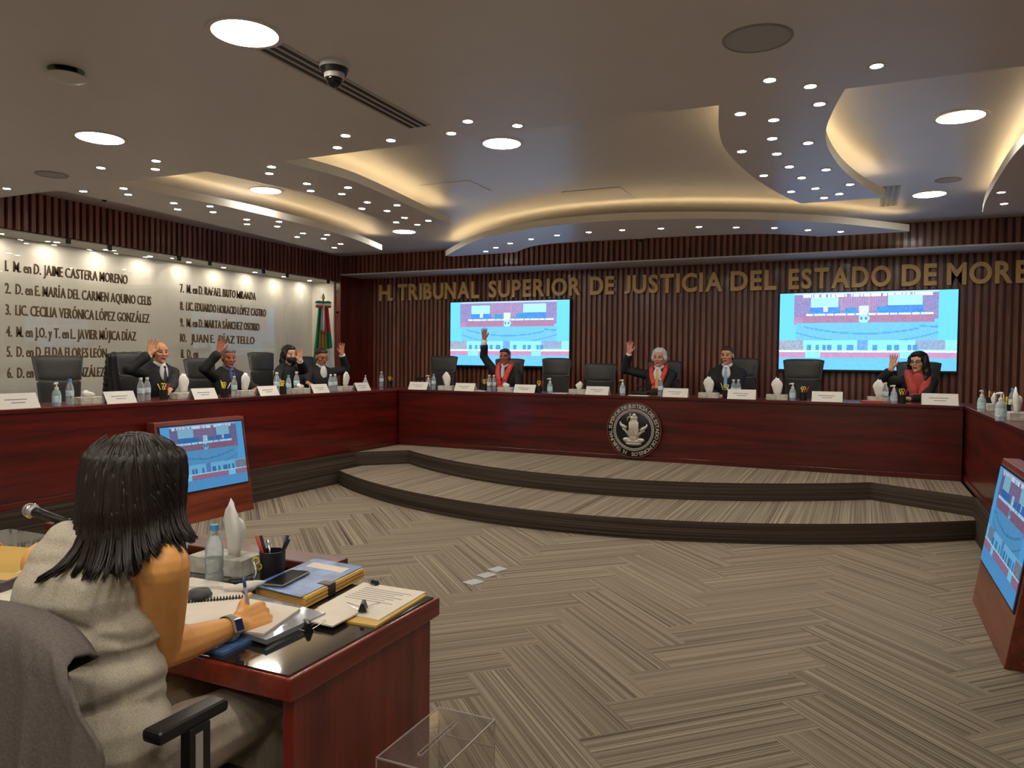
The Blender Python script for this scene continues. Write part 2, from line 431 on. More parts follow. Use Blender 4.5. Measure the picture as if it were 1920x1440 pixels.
band('trim_4', [D_l[2:], D_r], 'S-curved ceiling band with downlights right of the middle', [(D_l[2:], 1), (D_r, 1)])
C_f = smooth_path([(-5.48, 9.55), (-4.63, 8.66), (-4.0, 8.18), (-3.23, 7.86), (-2.5, 7.80), (-1.96, 7.90), (-1.4, 8.10), (-0.87, 8.38), (-0.34, 8.77), (0.03, 9.15), (0.44, 9.62)])
C_b = [(0.41, 9.66), (-0.51, 9.66)] + smooth_path([(-0.55, 9.6), (-1.16, 9.2), (-2.4, 9.03), (-3.73, 9.05), (-4.38, 9.57)]) + [(-5.40, 9.62)]
band('trim_5', [C_f, C_b], 'crescent ceiling band with downlights over the back bench', [(C_f, 1)])

# slatted walls
def slats(bm_, along, a0, a1, fixed, z0, z1, out, w=0.045, gap=0.0365, d=0.035, mi=0):
    n = int((a1-a0)/(w+gap)); st = (a1-a0)/n
    for i in range(n):
        p = a0+i*st+(st-w)/2; r = random.uniform(-0.002, 0.002)
        lo, hi = sorted((fixed, fixed+out*(d+r)))
        if along == 'x': bm_.box(p, p+w, lo, hi, z0, z1, mi=mi)
        else: bm_.box(lo, hi, p, p+w, z0, z1, mi=mi)
# back wall
b = MB(); b.box(XW+0.02, XWR-0.02, YW, YW+0.1, ZD, ZS, mi=1); slats(b, 'x', XW+0.24, XWR-0.24, YW, ZD, ZS, -1)
struct(b.build('wall_back', [m_slat, m_slatback]), 'back wall of vertical wooden slats')
b = MB(); b.box(XW, XWR, YU+0.02, YW+0.1, ZS+0.001, ZC, mi=1); slats(b, 'x', XW, XWR, YU+0.02, ZS+0.02, ZC, -1)
b.box(XW, XWR, YU-0.03, YW, ZS, ZS+0.02, mi=2)
struct(b.build('wall_back_soffit', [m_slat, m_slatback, m_ceil]), 'slatted soffit with a pale underside above the back wall')
for side, xw, sg in (('left', XW, 1), ('right', XWR, -1)):
    zt = 2.847
    b = MB(); lo, hi = sorted((xw-sg*0.10, xw-sg*0.02))
    b.box(lo, hi, YN, YU, zt, ZC, mi=1); slats(b, 'y', YN, YU, xw-sg*0.02, zt+0.01, ZC, sg)
    struct(b.build('wall_'+side+'_soffit', [m_slat, m_slatback]), 'slatted wooden band above the glass on the '+side+' wall')
    b = MB(); lo, hi = sorted((xw-sg*0.55, xw-sg*0.62)); b.box(lo, hi, YN, YU+0.2, ZD, zt+0.1)
    lo, hi = sorted((xw-sg*0.55, xw-sg*0.10)); b.box(lo, hi, YN, YU, zt, zt+0.06)
    b.box(lo, hi, YU-0.05, YU, ZD, zt)
    struct(b.build('wall_'+side, m_wallw), 'white recessed wall behind the glass on the '+side)
    lo, hi = sorted((xw-sg*0.10, xw+sg*0.02))       # wooden return between glass and back wall
    b = MB(); b.box(lo, hi, YU-0.02, YW+0.05, ZD, ZS); lo, hi = sorted((xw-sg*0.1, xw+sg*0.24)); b.box(lo, hi, YW-0.03, YW, ZD, ZS)
    struct(b.build('trim_6' if sg > 0 else 'trim_7', m_mah_z), 'plain wooden corner panel at the '+side+' end of the back wall')
b = MB(); b.box(XW-0.62, XWR+0.62, YN-0.1, YN, 0, ZM); struct(b.build('wall_front', m_wallw), 'plain wall behind the camera')

# ================================================================ benches
def bench_straight(name, label, x0, x1, y0, y1, front, grain):
    t = thing(name, label, 'bench', ((x0+x1)/2, (y0+y1)/2, ZD))
    ox, oy = (x0+x1)/2, (y0+y1)/2
    def bx(nm, a0, a1, b0, b1, z0, z1, mt, bev=0.004):
        q = MB(); q.box(a0-ox, a1-ox, b0-oy, b1-oy, z0-ZD, z1-ZD); return q.build(nm, mt, t, bevel=bev)
    z_lo = ZD
    if front == 'y':
        bx('front_panel', x0, x1, y0+0.012, y0+0.05, z_lo+0.055, ZB-0.035, grain)
        bx('base_trim', x0, x1, y0, y0+0.05, z_lo, z_lo+0.055, grain)
        bx('worktop', x0, x1, y0-0.006, y1, ZB-0.035, ZB, grain)
        bx('side_panel', x0, x0+0.04, y0+0.05, y1-0.08, z_lo, ZB-0.035, grain); bx('side_panel', x1-0.04, x1, y0+0.05, y1-0.08, z_lo, ZB-0.035, grain)
    else:
        s = 1 if front == '+x' else -1; xf = x1 if s > 0 else x0; xb = x0 if s > 0 else x1
        def sx(a, c): return sorted((a, c))
        bx('front_panel', *sx(xf-s*0.012, xf-s*0.05), y0, y1, z_lo+0.055, ZB-0.035, grain)
        bx('base_trim', *sx(xf, xf-s*0.05), y0, y1, z_lo, z_lo+0.055, grain)
        bx('worktop', *sx(xf+s*0.006, xb), y0, y1, ZB-0.035, ZB, grain)
    return t
bench_straight('judges_bench', 'long mahogany bench on the dais carrying the round black emblem', XL+0.012, XR-0.012, YB, YB+0.68, 'y', m_mah_x)
bench_straight('judges_bench', 'long mahogany bench along the left wall below the glass names panel', XL-0.68, XL, -1.5, YB+0.68, '+x', m_mah_y)
bench_straight('judges_bench', 'mahogany bench running toward the camera at the right edge', XR, XR+0.68, -1.5, YB+0.68, '-x', m_mah_y)

# ================================================================ screens
def pic(W, H, letters):
    c_bg = (0.10, 0.43, 0.85); img = [[c_bg]*W for _ in range(H)]
    rnd = random.Random(5 if letters else 3)
    def rect(u0, u1, v0, v1, c, jit=0.0):
        for y in range(max(0, int(v0*H)), min(H, int(round(v1*H)))):
            for x in range(max(0, int(u0*W)), min(W, int(round(u1*W)))):
                j = 1+rnd.uniform(-jit, jit); img[y][x] = tuple(k*j for k in c)
    def curve(f, u0, u1, th, c):
        for x in range(int(u0*W), int(u1*W)):
            v = f(x/W)
            for y in range(H):
                if abs((y+.5)/H-v) < th: img[y][x] = c
    rect(0.09, 0.90, 0.0, 0.36, (0.20, 0.10, 0.20), 0.25)
    for x in range(int(.37*W), int(.62*W)):
        if x % 2: rect(x/W, (x+1)/W, 0.03, 0.24, (0.34, 0.12, 0.16), 0.1)
    rect(0.09, 0.90, 0.0, 0.025, (0.35, 0.45, 0.7), 0.1)
    if letters:
        for x in range(int(.14*W), int(.88*W)):
            if rnd.random() < 0.7: rect(x/W, (x+1)/W, 0.028, 0.055, (0.8, 0.9, 1.0), 0.1)
    rect(0.19, 0.35, 0.06, 0.20, (0.30, 0.58, 0.70), 0.05); rect(0.63, 0.81, 0.05, 0.20, (0.30, 0.58, 0.70), 0.05)
    rect(0.18, 0.36, 0.20, 0.29, (0.03, 0.12, 0.42), 0.4); rect(0.62, 0.82, 0.19, 0.29, (0.03, 0.12, 0.42), 0.4)
    rect(0.39, 0.45, 0.21, 0.28, (0.02, 0.15, 0.35), 0.3); rect(0.57, 0.62, 0.20, 0.28, (0.02, 0.15, 0.35), 0.3)
    rect(0.47, 0.52, 0.18, 0.27, (0.5, 0.75, 1.0), 0.3); rect(0.26, 0.285, 0.19, 0.25, (0.5, 0.5, 0.8), 0.2)
    for k in range(30):
        u = 0.16+k*0.024; rect(u, u+0.018, 0.275, 0.30, (0.55, 0.8, 1.0), 0.3)
    rect(0.12, 0.88, 0.30, 0.39, (0.30, 0.07, 0.08), 0.15); rect(0.09, 0.14, 0.33, 0.42, (0.34, 0.10, 0.16), 0.2)
    for y in range(H):
        for x in range(W):
            if math.hypot((x+.5)/W-0.495, ((y+.5)/H-0.345)*0.55) < 0.03: img[y][x] = (0.03, 0.12, 0.24) if 0.008 < abs((x+.5)/W-0.495) < 0.02 and abs((y+.5)/H-0.34) < 0.02 else (0.30, 0.55, 0.72)
    rect(0.10, 0.90, 0.40, 0.62, (0.11, 0.34, 0.62), 0.08)
    d = (0.05, 0.20, 0.42)
    curve(lambda u: 0.535-((u-0.5)/0.36)**2*0.095, 0.15, 0.80, 0.010, d)
    curve(lambda u: 0.445-(u-0.15)*-0.3 if u < 0.15 else 0.44+(u-0.8)*0.15, 0.80, 0.90, 0.010, d)
    curve(lambda u: 0.62-((u-0.5)/0.40)**2*0.13+0.03, 0.10, 0.90, 0.008, d)
    rect(0, 1, 0.62, 0.78, (0.20, 0.55, 0.85), 0.06)
    rect(0, 0.15, 0.63, 0.76, (0.24, 0.22, 0.20), 0.3); rect(0.78, 0.94, 0.62, 0.74, (0.20, 0.22, 0.26), 0.2)
    rect(0.465, 0.52, 0.62, 0.80, (0.10, 0.22, 0.48), 0.3)
    for u in (0.17, 0.22, 0.26, 0.29, 0.35, 0.40, 0.42, 0.55, 0.63, 0.67, 0.74, 0.77):
        rect(u, u+0.022, 0.68, 0.75, (0.04, 0.16, 0.34), 0.3)
    rect(0, 1, 0.755, 0.775, (0.6, 0.85, 1.0), 0.2)
    rect(0, 1, 0.775, 0.85, (0.40, 0.13, 0.18), 0.15); rect(0.16, 0.245, 0.77, 0.86, (0.20, 0.75, 1.0), 0.05); rect(0.70, 0.775, 0.77, 0.86, (0.20, 0.75, 1.0), 0.05)
    rect(0, 1, 0.85, 1.0, (0.10, 0.34, 0.66), 0.08)
    for k in range(5): curve(lambda u: 0.90+0.02*k+0.02*math.sin(u*18+k*2), 0.3, 0.7, 0.004, (0.10, 0.36, 0.70))
    b_ = (0.10, 0.38, 0.80)
    return [[tuple(c*0.78+k*0.22 for c, k in zip(px, b_)) for px in row] for row in img]
def screen_mesh(name, W, H, letters, gain):      # unit picture in the xz plane, facing -y
    img = pic(W, H, letters)
    vs = [(x/W-0.5, 0, 0.5-y/H) for y in range(H+1) for x in range(W+1)]; fs = []; cols = []
    for y in range(H):
        for x in range(W):
            a = y*(W+1)+x; fs.append((a, a+W+1, a+W+2, a+1)); cols += [*img[y][x], 1.0]
    me = bpy.data.meshes.new(name); me.from_pydata(vs, [], fs)
    at = me.attributes.new('picture', 'FLOAT_COLOR', 'FACE'); at.data.foreach_set('color', cols)
    key = 'screen_glow_%d' % round(gain*100)
    if key not in MATS:
        m = bpy.data.materials.new(key); m.use_nodes = True; MATS[key] = m; nt = m.node_tree; nt.nodes.clear()
        o = nt.nodes.new('ShaderNodeOutputMaterial'); e = nt.nodes.new('ShaderNodeEmission'); a = nt.nodes.new('ShaderNodeAttribute'); a.attribute_name = 'picture'
        e.inputs[1].default_value = gain
        g = nt.nodes.new('ShaderNodeBsdfGlossy'); g.inputs['Roughness'].default_value = 0.25; g.inputs['Color'].default_value = (0.03, 0.03, 0.03, 1)
        ad = nt.nodes.new('ShaderNodeAddShader')
        nt.links.new(a.outputs['Color'], e.inputs[0]); nt.links.new(e.outputs[0], ad.inputs[0]); nt.links.new(g.outputs[0], ad.inputs[1]); nt.links.new(ad.outputs[0], o.inputs[0])
    me.materials.append(MATS[key]); return me
def wall_screen(px, label, letters):
    (x0, y0), (x1, y1) = px
    a = PY(x0, y0, YW-0.13); c = PY(x1, y1, YW-0.13); wd, ht = c.x-a.x, a.z-c.z
    t = thing('wall_screen', label, 'screen', ((a.x+c.x)/2, YW-0.04, (a.z+c.z)/2))
    q = MB(); q.box(-wd/2-0.014, wd/2+0.014, -0.085, 0.0, -ht/2-0.03, ht/2+0.012); q.build('housing', m_black, t, bevel=0.006)
    d = bpy.data.objects.new('display', screen_mesh('display', 150, 84, letters, SCREEN_E)); COL.objects.link(d); d.parent = t
    d.scale = (wd, 1, ht); d.location = (0, -0.09, 0)
    d['label'] = 'lit display showing the video meeting'
wall_screen(((845, 567.5), (1066.5, 687)), 'wide wall screen with a blue video picture, left of the two on the slats', False)
wall_screen(((1463, 551), (1793, 696)), 'wide wall screen with a blue video picture, right one behind the black-haired woman', True)

def floor_monitor(label, s, y0, y1, flip):
    # wedge cabinet leaning on a side bench: s=+1 faces +x (left bench), -1 faces -x
    xb = XL if s > 0 else XR
    t = thing('monitor_cabinet', label, 'monitor', (xb+s*0.14, (y0+y1)/2, 0.0))
    hw = (y1-y0)/2; hgt = 0.955; x_bot, x_top, x_back = 0.13, -0.02, -0.115
    prof = [(x_back, 0), (x_bot, 0), (x_top, hgt), (x_back, hgt)]
    q = MB(); Mx = Matrix(((s, 0, 0, 0), (0, 0, 1, 0), (0, 1, 0, 0), (0, 0, 0, 1)))
    q.prism(prof, -hw, hw, Mx); q.build('cabinet', m_mon, t, bevel=0.004)
    # face frame: origin mid of face, local x = along y
    slope = math.atan2(x_bot-x_top, hgt); L = math.hypot(x_bot-x_top, hgt)
    up = Vector((-s*math.sin(slope), 0, math.cos(slope))); nrm = Vector((s*math.cos(slope), 0, math.sin(slope)))
    lx = up.cross(-nrm).normalized() * 1.0
    base = Vector((s*x_bot, 0, 0))
    def fm(cz, off):
        p = base + up*cz + nrm*off; M = Matrix.Identity(4)
        for i in range(3): M[i][0] = lx[i]; M[i][1] = -nrm[i]; M[i][2] = up[i]; M[i][3] = p[i]
        return M
    zc_, hh, ww = L-0.035-0.325, 0.325, hw-0.03
    q = MB(); q.box(-ww, ww, -0.008, 0.012, -hh, hh); q.build('bezel', m_black, t, bevel=0.003).matrix_local = fm(zc_, 0.0)
    d = bpy.data.objects.new('display', screen_mesh('display', 110, 64, True, 0.7)); COL.objects.link(d); d.parent = t
    d.matrix_local = fm(zc_, 0.0105) @ Matrix.Diagonal((2*ww-0.03, 1, 2*hh-0.03, 1)); d['label'] = 'lit display showing the video meeting'
m_mon = wood('cabinet_wood', lin((92, 34, 18)), lin((142, 66, 38)), 'y', rough=0.35)
floor_monitor('slanted floor monitor in a wooden cabinet leaning on the left bench', 1, 4.86, 5.95, False)
floor_monitor('slanted floor monitor in a wooden cabinet at the right edge', -1, 4.55, 5.80, True)

# ================================================================ wall lettering
m_gold = mat('brushed_gold', lin((214, 178, 122)), 0.45, metal=0.15, noise_amt=0.08, noise_scale=30)
sign = thing('wall_sign', 'large gold capital letters across the slatted back wall', 'sign', (XC, YW-0.04, 2.6))
YT = YW-0.055
def word(body, px0, px1, pyb, pyt):
    p0 = PY(px0, pyb, YT); p1 = PY(px1, pyb, YT)
    glyphs = []; x = 0
    for ch in body:
        me = text_mesh(ch, 1.0, 0.05, 0.03); b0, b1, b2, b3 = bounds(me); glyphs.append((me, b0, b1, b2, b3))
    tot = sum(g[2]-g[1] for g in glyphs); gaps = 0.10*(len(glyphs)-1)
    sx = (p1.x-p0.x)/(tot+gaps) if len(body) > 1 else 0.36
    for me, b0, b1, b2, b3 in glyphs:
        cap = 0.275 if body != '.' else 0.05
        sy = cap/(b3-b2)
        me.transform(Matrix(((sx, 0, 0, -b0*sx), (0, 0, -1, 0), (0, sy, 0, -b2*sy), (0, 0, 0, 1))))
        o = link('letter', me, m_gold, sign); o.location = (p0.x+x*sx-XC, YT-(YW-0.04), 2.558-2.6); x += (b1-b0)+0.10
for a in (('H', 712, 728, 561, 534), ('.', 732, 736, 561, 555), ('TRIBUNAL', 747, 899, 559, 530), ('SUPERIOR', 917, 1090, 554, 526), ('DE', 1107, 1152, 551, 521), ('JUSTICIA', 1171, 1355, 547, 516), ('DEL', 1370, 1456, 542, 511), ('ESTADO', 1479, 1670, 537, 505), ('DE', 1690, 1756, 532, 496), ('MORELOS', 1775, 2045, 527, 492)): word(*a)

# names on the glass
m_letter = mat('dark_bronze', lin((112, 90, 62)), 0.4, metal=0.3)
XG = XW-0.012
def name_row(body, px0, py0, px1, label):
    p0 = PX(px0, py0, XG+0.02); p1 = PX(px1, py0, XG+0.02); gl = []; x = 0.0
    for ch in body:
        if ch == ' ': x += 0.26; continue
        me = text_mesh(ch, 1.0, 0.016, 0.004, res=2); b0, b1, b2, b3 = bounds(me); gl.append((me, x-b0)); x += b1-b0+0.10
    sx = abs(p1.y-p0.y)/x; sz = 0.115/0.73
    t = thing('name_lettering', label, 'lettering', (XG+0.02, p0.y, p0.z))
    for me, ox in gl:                        # glass faces +x, reading direction runs toward +y
        me.transform(Matrix(((0, 0, 1, 0), (sx, 0, 0, ox*sx), (0, sz, 0, 0), (0, 0, 0, 1)))); link('letter', me, m_letter, t)
rows = [('1.  M. en D. JAIME CASTERA MORENO', 10, 508, 240, 'first'), ('2.  D. en E. MARÍA DEL CARMEN AQUINO CELIS', 10, 550, 284, 'second'),
        ('3.  LIC. CECILIA VERÓNICA LÓPEZ GONZÁLEZ', 11, 590, 281, 'third'), ('4.  M. en J.O. y T. en L. JAVIER MÚJICA DÍAZ', 12, 631, 256, 'fourth'),
        ('5.  D. en D. ELDA FLORES LEÓN', 13, 669, 201, 'fifth'), ('6.  D. en D. MARÍA GONZÁLEZ', 14, 709, 197, 'sixth')]
for bdy, x0, y0, x1, nth in rows: name_row(bdy, x0, y0, x1, 'bronze lettering, %s line from the top in the left column on the glass' % nth)
rows = [('7.  M. en D. RAFAEL BRITO MIRANDA', 338, 548, 480, 'first'), ('8.  LIC. EDUARDO HORACIO LÓPEZ CASTRO', 338, 581, 499, 'second'),
        ('9.  M. en D. MARTA SÁNCHEZ OSORIO', 338, 612, 487, 'third'), ('10.  JUAN EMILIO ELIZALDE', 338, 641, 478, 'fourth'), ('11.  D. en D. RUBÉN', 338, 671, 420, 'fifth')]
rows[3] = ('10.  JUAN E.  DÍAZ TELLO', 338, 641, 478, 'fourth'); rows[4] = ('11.  D. en', 340, 671, 372, 'fifth')
for bdy, x0, y0, x1, nth in rows: name_row(bdy, x0, y0, x1, 'bronze lettering, %s line from the top in the right column on the glass' % nth)
m_pane = thin_glass('wall_glass', (0.98, 0.98, 0.97), 1.5, 1.15)
seams = [-1.5, 1.2, 3.6, PX(168, 560, XG).y, PX(365, 560, XG).y, PX(516, 560, XG).y, YU-0.06]
for i in range(len(seams)-1):
    y0, y1 = seams[i]+0.003, seams[i+1]-0.003
    where = ['out at the far left', 'at the left edge of the view', 'carrying the left column of names', 'between the two columns of names', 'carrying the right column of names', 'in front of the flag'][i]
    t = thing('glass_panel', 'clear wall glass panel '+where, 'glass panel', (XG, (y0+y1)/2, ZD))
    q = MB(); q.box(-0.004, 0.004, -(y1-y0)/2, (y1-y0)/2, 0.0, 2.83-ZD); q.build('pane', m_pane, t)
    for yy in (-(y1-y0)/2+0.25, (y1-y0)/2-0.25):
        q = MB(); q.box(-0.012, 0.022, yy-0.02, yy+0.02, 2.79-ZD, 2.846-ZD); q.build('clip', m_dark, t, bevel=0.003)
    if i == 5:
        q = MB(); q.box(-0.012, 0.022, (y1-y0)/2-0.05, (y1-y0)/2+0.005, 1.95, 1.99); q.build('clip', m_dark, t, bevel=0.003)

# ================================================================ emblem
e = thing('emblem', 'round black and silver emblem on the front of the back bench', 'emblem', (PY(1190, 805, YB).x, YB-0.008, PY(1190, 806, YB).z))
m_silver = mat('brushed_silver', (0.62, 0.58, 0.50), 0.35, metal=0.5, noise_amt=0.1, noise_scale=60)
RE = 0.335
Mf = Matrix(((1, 0, 0, 0), (0, 0, -1, 0), (0, 1, 0, 0), (0, 0, 0, 1)))        # xy -> xz, z -> -y
q = MB(); q.lathe([(0, 0.0), (RE, 0.0), (RE, 0.03), (RE-0.008, 0.036), (0, 0.036)], 64, Mf); autosmooth(q.build('disc', mat('emblem_black', (0.012, 0.012, 0.014), 0.25), e))
def ring(r0, r1, z0, z1):
    q = MB(); n = 64
    for i in range(n):
        a, c = 2*PI*i/n, 2*PI*(i+1)/n
        P = lambda r, t, z: (r*math.cos(t), r*math.sin(t), z)
        q.add([P(r0, a, z1), P(r1, a, z1), P(r1, c, z1), P(r0, c, z1), P(r0, a, z0), P(r1, a, z0), P(r1, c, z0), P(r0, c, z0)], [(0, 1, 2, 3), (1, 5, 6, 2), (0, 3, 7, 4)], Mf)
    return q
ring(0.222, 0.252, 0.034, 0.046).build('inner_ring', m_silver, e); ring(0.229, 0.245, 0.04, 0.049).build('inner_ring', mat('old_silver', (0.3, 0.28, 0.25), 0.4, metal=0.5), e)
ring(RE-0.006, RE+0.002, 0.0, 0.040).build('rim', mat('bronze_rim', lin((150, 96, 60)), 0.35, metal=0.6), e)
txt = 'H. TRIBUNAL SUPERIOR DE JUSTICIA DEL ESTADO DE MORELOS'
adv = []
for ch in txt:
    if ch == ' ': adv.append((None, 0.30, 0)); continue
    me = text_mesh(ch, 1.0, 0.1, 0.02, res=2); b0, b1, _, _ = bounds(me); adv.append((me, b1-b0+0.10, (b0+b1)/2))
tot = sum(a[1] for a in adv); span = 2*PI*0.965; th = -PI/2-0.30
for me, wdt, cx in adv:
    mid = th - wdt/2*span/tot; th -= wdt*span/tot
    if me is None: continue
    sc_ = 0.062; r = RE-0.064
    M = Mf @ Matrix.Rotation(mid-PI/2, 4, 'Z') @ Matrix.Translation((0, r, 0.038)) @ Matrix.Diagonal((sc_*1.05, sc_, 0.06, 1)) @ Matrix.Translation((-cx, 0, 0))
    me.transform(M); link('letter', me, m_silver, e)
q = MB()
for c, r in (((0, 0.03, 0.04), (0.062, 0.13, 0.02)), ((0, -0.04, 0.04), (0.075, 0.10, 0.02)), ((0, 0.145, 0.04), (0.05, 0.035, 0.018)), ((0.005, 0.175, 0.042), (0.026, 0.03, 0.018)),
             ((0, -0.135, 0.04), (0.12, 0.03, 0.02)), ((-0.085, -0.118, 0.04), (0.05, 0.028, 0.018)), ((0.085, -0.12, 0.04), (0.05, 0.028, 0.018)), ((0, -0.165, 0.04), (0.10, 0.022, 0.016)), ((0, -0.10, 0.045), (0.05, 0.05, 0.018))):
    q.ell(c, r, Mf, seg=14, rings=8)
for pts, rr in (([(-0.05, -0.07), (-0.10, -0.01), (-0.135, 0.02)], (0.016, 0.014, 0.012)), ([(0.05, -0.07), (0.10, -0.02), (0.135, 0.0)], (0.016, 0.014, 0.012)), ([(-0.09, 0.02), (-0.15, 0.055), (-0.165, 0.075), (-0.165, 0.10)], (0.026, 0.02, 0.013, 0.008)), ([(0.09, -0.005), (0.13, 0.03), (0.155, 0.045), (0.165, 0.075)], (0.026, 0.022, 0.014, 0.008)), ([(-0.03, 0.12), (-0.045, 0.19), (-0.035, 0.205)], (0.01, 0.009, 0.006)), ([(-0.045, 0.165), (-0.075, 0.15), (-0.078, 0.115)], (0.007, 0.007, 0.009))):
    q.tube([Mf @ Vector((x, y, 0.042)) for x, y in pts], rr, 8)
for k in range(-3, 4): q.tube([Mf @ Vector((k*0.018, y, 0.058-abs(k)*0.003)) for y in (-0.09, 0.0, 0.10)], 0.005, 6)
q.build('relief_figure', m_silver, e, smooth=True)

# ================================================================ ceiling fittings
def panel_light(x, y, z, label, r=0.16, group=None):
    t = thing('ceiling_light', label, 'ceiling light', (x, y, z), group=group)
    q = MB(); q.lathe([(r-0.012, -0.006), (r+0.012, -0.006), (r+0.014, 0.0), (r-0.012, 0.0)], 40, loop=True); q.build('trim_ring', m_white, t, smooth=False)
    q = MB(); q.lathe([(0, -0.003), (r-0.010, -0.003), (r-0.010, -0.001), (0, -0.001)], 40); q.build('diffuser', e_panel, t)
panel_light(-2.62, 2.70, ZM, 'large round ceiling light nearest the dome camera')
panel_light(-4.78, 3.58, ZM, 'large round ceiling light at the left, beyond the white ceiling disc')
panel_light(-2.63, 5.46, ZC, 'large round light in the raised ceiling, in the middle of the room')
panel_light(-5.58, 6.04, ZC, 'large round light between the two left ceiling bands, the nearer one')
panel_light(-5.62, 8.68, ZC, 'large round light in the raised ceiling near the back left corner')
panel_light(0.575, 6.10, ZC, 'large round light in the raised ceiling at the right, the nearer one')
panel_light(0.57, 8.73, ZC, 'large round light in the raised ceiling at the right, near the back wall')
for x, y in ((-1.35, 1.05), (0.5, 0.3), (-1.75, 0.15), (-0.2, -0.5), (-2.9, -0.45), (-1.3, -1.4), (-4.78, 1.0), (-0.3, 1.0), (-2.62, -0.6), (-6.9, 2.0), (2.0, 2.6), (-4.78, -1.8), (-0.3, -1.8)):  # unseen panels added overhead, some only to brighten the clerk and desk
    panel_light(x, y, ZM, 'large round ceiling light added above the camera, outside the view', group='added lights above the camera')
spot0 = None
def spot(x, y, z, label, group):
    global spot0
    if spot0 is None:
        spot0 = thing('downlight', label, 'downlight', (x, y, z), group=group)
        q = MB(); q.lathe([(0.030, -0.004), (0.043, -0.004), (0.045, 0.0), (0.030, 0.0)], 20, loop=True); q.build('trim_ring', m_white, spot0)
        q = MB(); q.lathe([(0, -0.003), (0.031, -0.003), (0.031, -0.001), (0, -0.001)], 20); q.build('lens', e_spot, spot0)
    else: dup(spot0, (x, y, z), 0, label, group)
SP = {
 'ring': ((-3.18, 4.19), (-3.41, 4.4), (-2.96, 4.4), (-2.28, 4.24), (-2.5, 4.42), (-2.03, 4.44), (-0.48, 4.25), (-0.29, 4.43), (0.03, 4.26), (-5.52, 4.14), (-4.93, 4.16), (-5.15, 4.34), (-7.0, 4.32), (-7.1, 4.1)),
 'a': ((-6.45, 4.66), (-6.0, 4.72), (-6.18, 4.91), (-6.1, 5.35), (-6.32, 5.59), (-5.89, 5.6), (-6.09, 5.83), (-6.07, 6.28), (-6.28, 6.5), (-5.83, 6.51), (-6.06, 6.74), (-6.1, 7.22), (-6.35, 7.41), (-5.90, 7.42), (-6.12, 7.63), (-6.19, 8.06), (-6.48, 8.3)),
 'b': ((-4.23, 4.64), (-4.4, 4.8), (-4.35, 5.2), (-4.50, 5.43), (-4.11, 5.45), (-4.32, 5.64), (-4.32, 6.03), (-4.55, 6.26), (-4.13, 6.25), (-4.38, 6.45), (-4.42, 6.83), (-4.65, 7.02), (-4.51, 7.23), (-4.27, 7.07)),
 'c': ((-4.72, 9.33), (-4.44, 9.07), (-4.11, 8.81), (-3.73, 8.6), (-3.33, 8.45), (-2.91, 8.38), (-2.51, 8.38), (-2.08, 8.44), (-1.67, 8.49), (-1.3, 8.67), (-0.92, 8.85), (-0.59, 9.13), (-0.26, 9.37)),
 'd': ((-0.26, 4.75), (-0.7, 4.75), (-0.53, 4.95), (-0.58, 5.35), (-0.37, 5.55), (-0.81, 5.59), (-0.59, 5.75), (-0.75, 6.37), (-0.54, 6.16), (-0.48, 6.56), (-0.29, 6.36), (-0.6, 7.05), (-0.40, 7.0), (-0.22, 7.3), (-0.13, 6.95), (-0.35, 7.42)),
 'e': ((1.12, 6.9), (1.05, 7.75), (1.15, 8.3), (1.45, 6.4), (1.5, 7.4), (1.6, 8.4), (1.4, 5.5))}
LB = {'ring': 'small white downlight along the edge of the lower ceiling', 'a': 'small white downlight in the curved ceiling band along the left wall', 'b': 'small white downlight in the ceiling band second from the left wall',
      'c': 'small white downlight in the crescent ceiling band over the back bench', 'd': 'small white downlight in the S-curved ceiling band right of the middle', 'e': 'small white downlight in the ceiling band at the right edge'}
for k, pts in SP.items():
    for x, y in pts: spot(x, y, ZM, LB[k], 'downlights: '+LB[k][12:])
protos_l = {}
for y in [2.6+0.62*i for i in range(13)]:
    r_ = dup(spot0, (XW-0.36, y, 2.847), 0, 'small downlight in the recess above the white names wall', 'downlights in the recess behind the wall glass')
    for c in r_.children:
        if c.name.startswith('lens'):
            if 'wash' not in protos_l: protos_l['wash'] = c.data.copy(); protos_l['wash'].materials.clear(); protos_l['wash'].materials.append(emit('wall_wash_light', (1.0, 0.90, 0.74), WASH_E))
            c.data = protos_l['wash']
# slot diffusers
def slot(x, y0, y1, z, label):
    t = thing('slot_diffuser', label, 'air vent', (x, (y0+y1)/2, z)); h = (y1-y0)/2
    q = MB(); q.box(-0.085, 0.085, -h, h, -0.004, 0.0); q.build('frame', mat('vent_paint', (0.5, 0.48, 0.46), 0.5), t)
    for k in (-0.05, 0.0, 0.05):
        q = MB(); q.box(k-0.013, k+0.013, -h+0.01, h-0.01, -0.006, -0.003); q.build('slot', m_black, t)
slot(-2.62, 2.86, 4.22, ZM, 'long three-slot air vent in the lower ceiling, behind the dome camera')
slot(0.21, 8.2, 9.2, ZC, 'three-slot air vent beside the S-curved ceiling band')
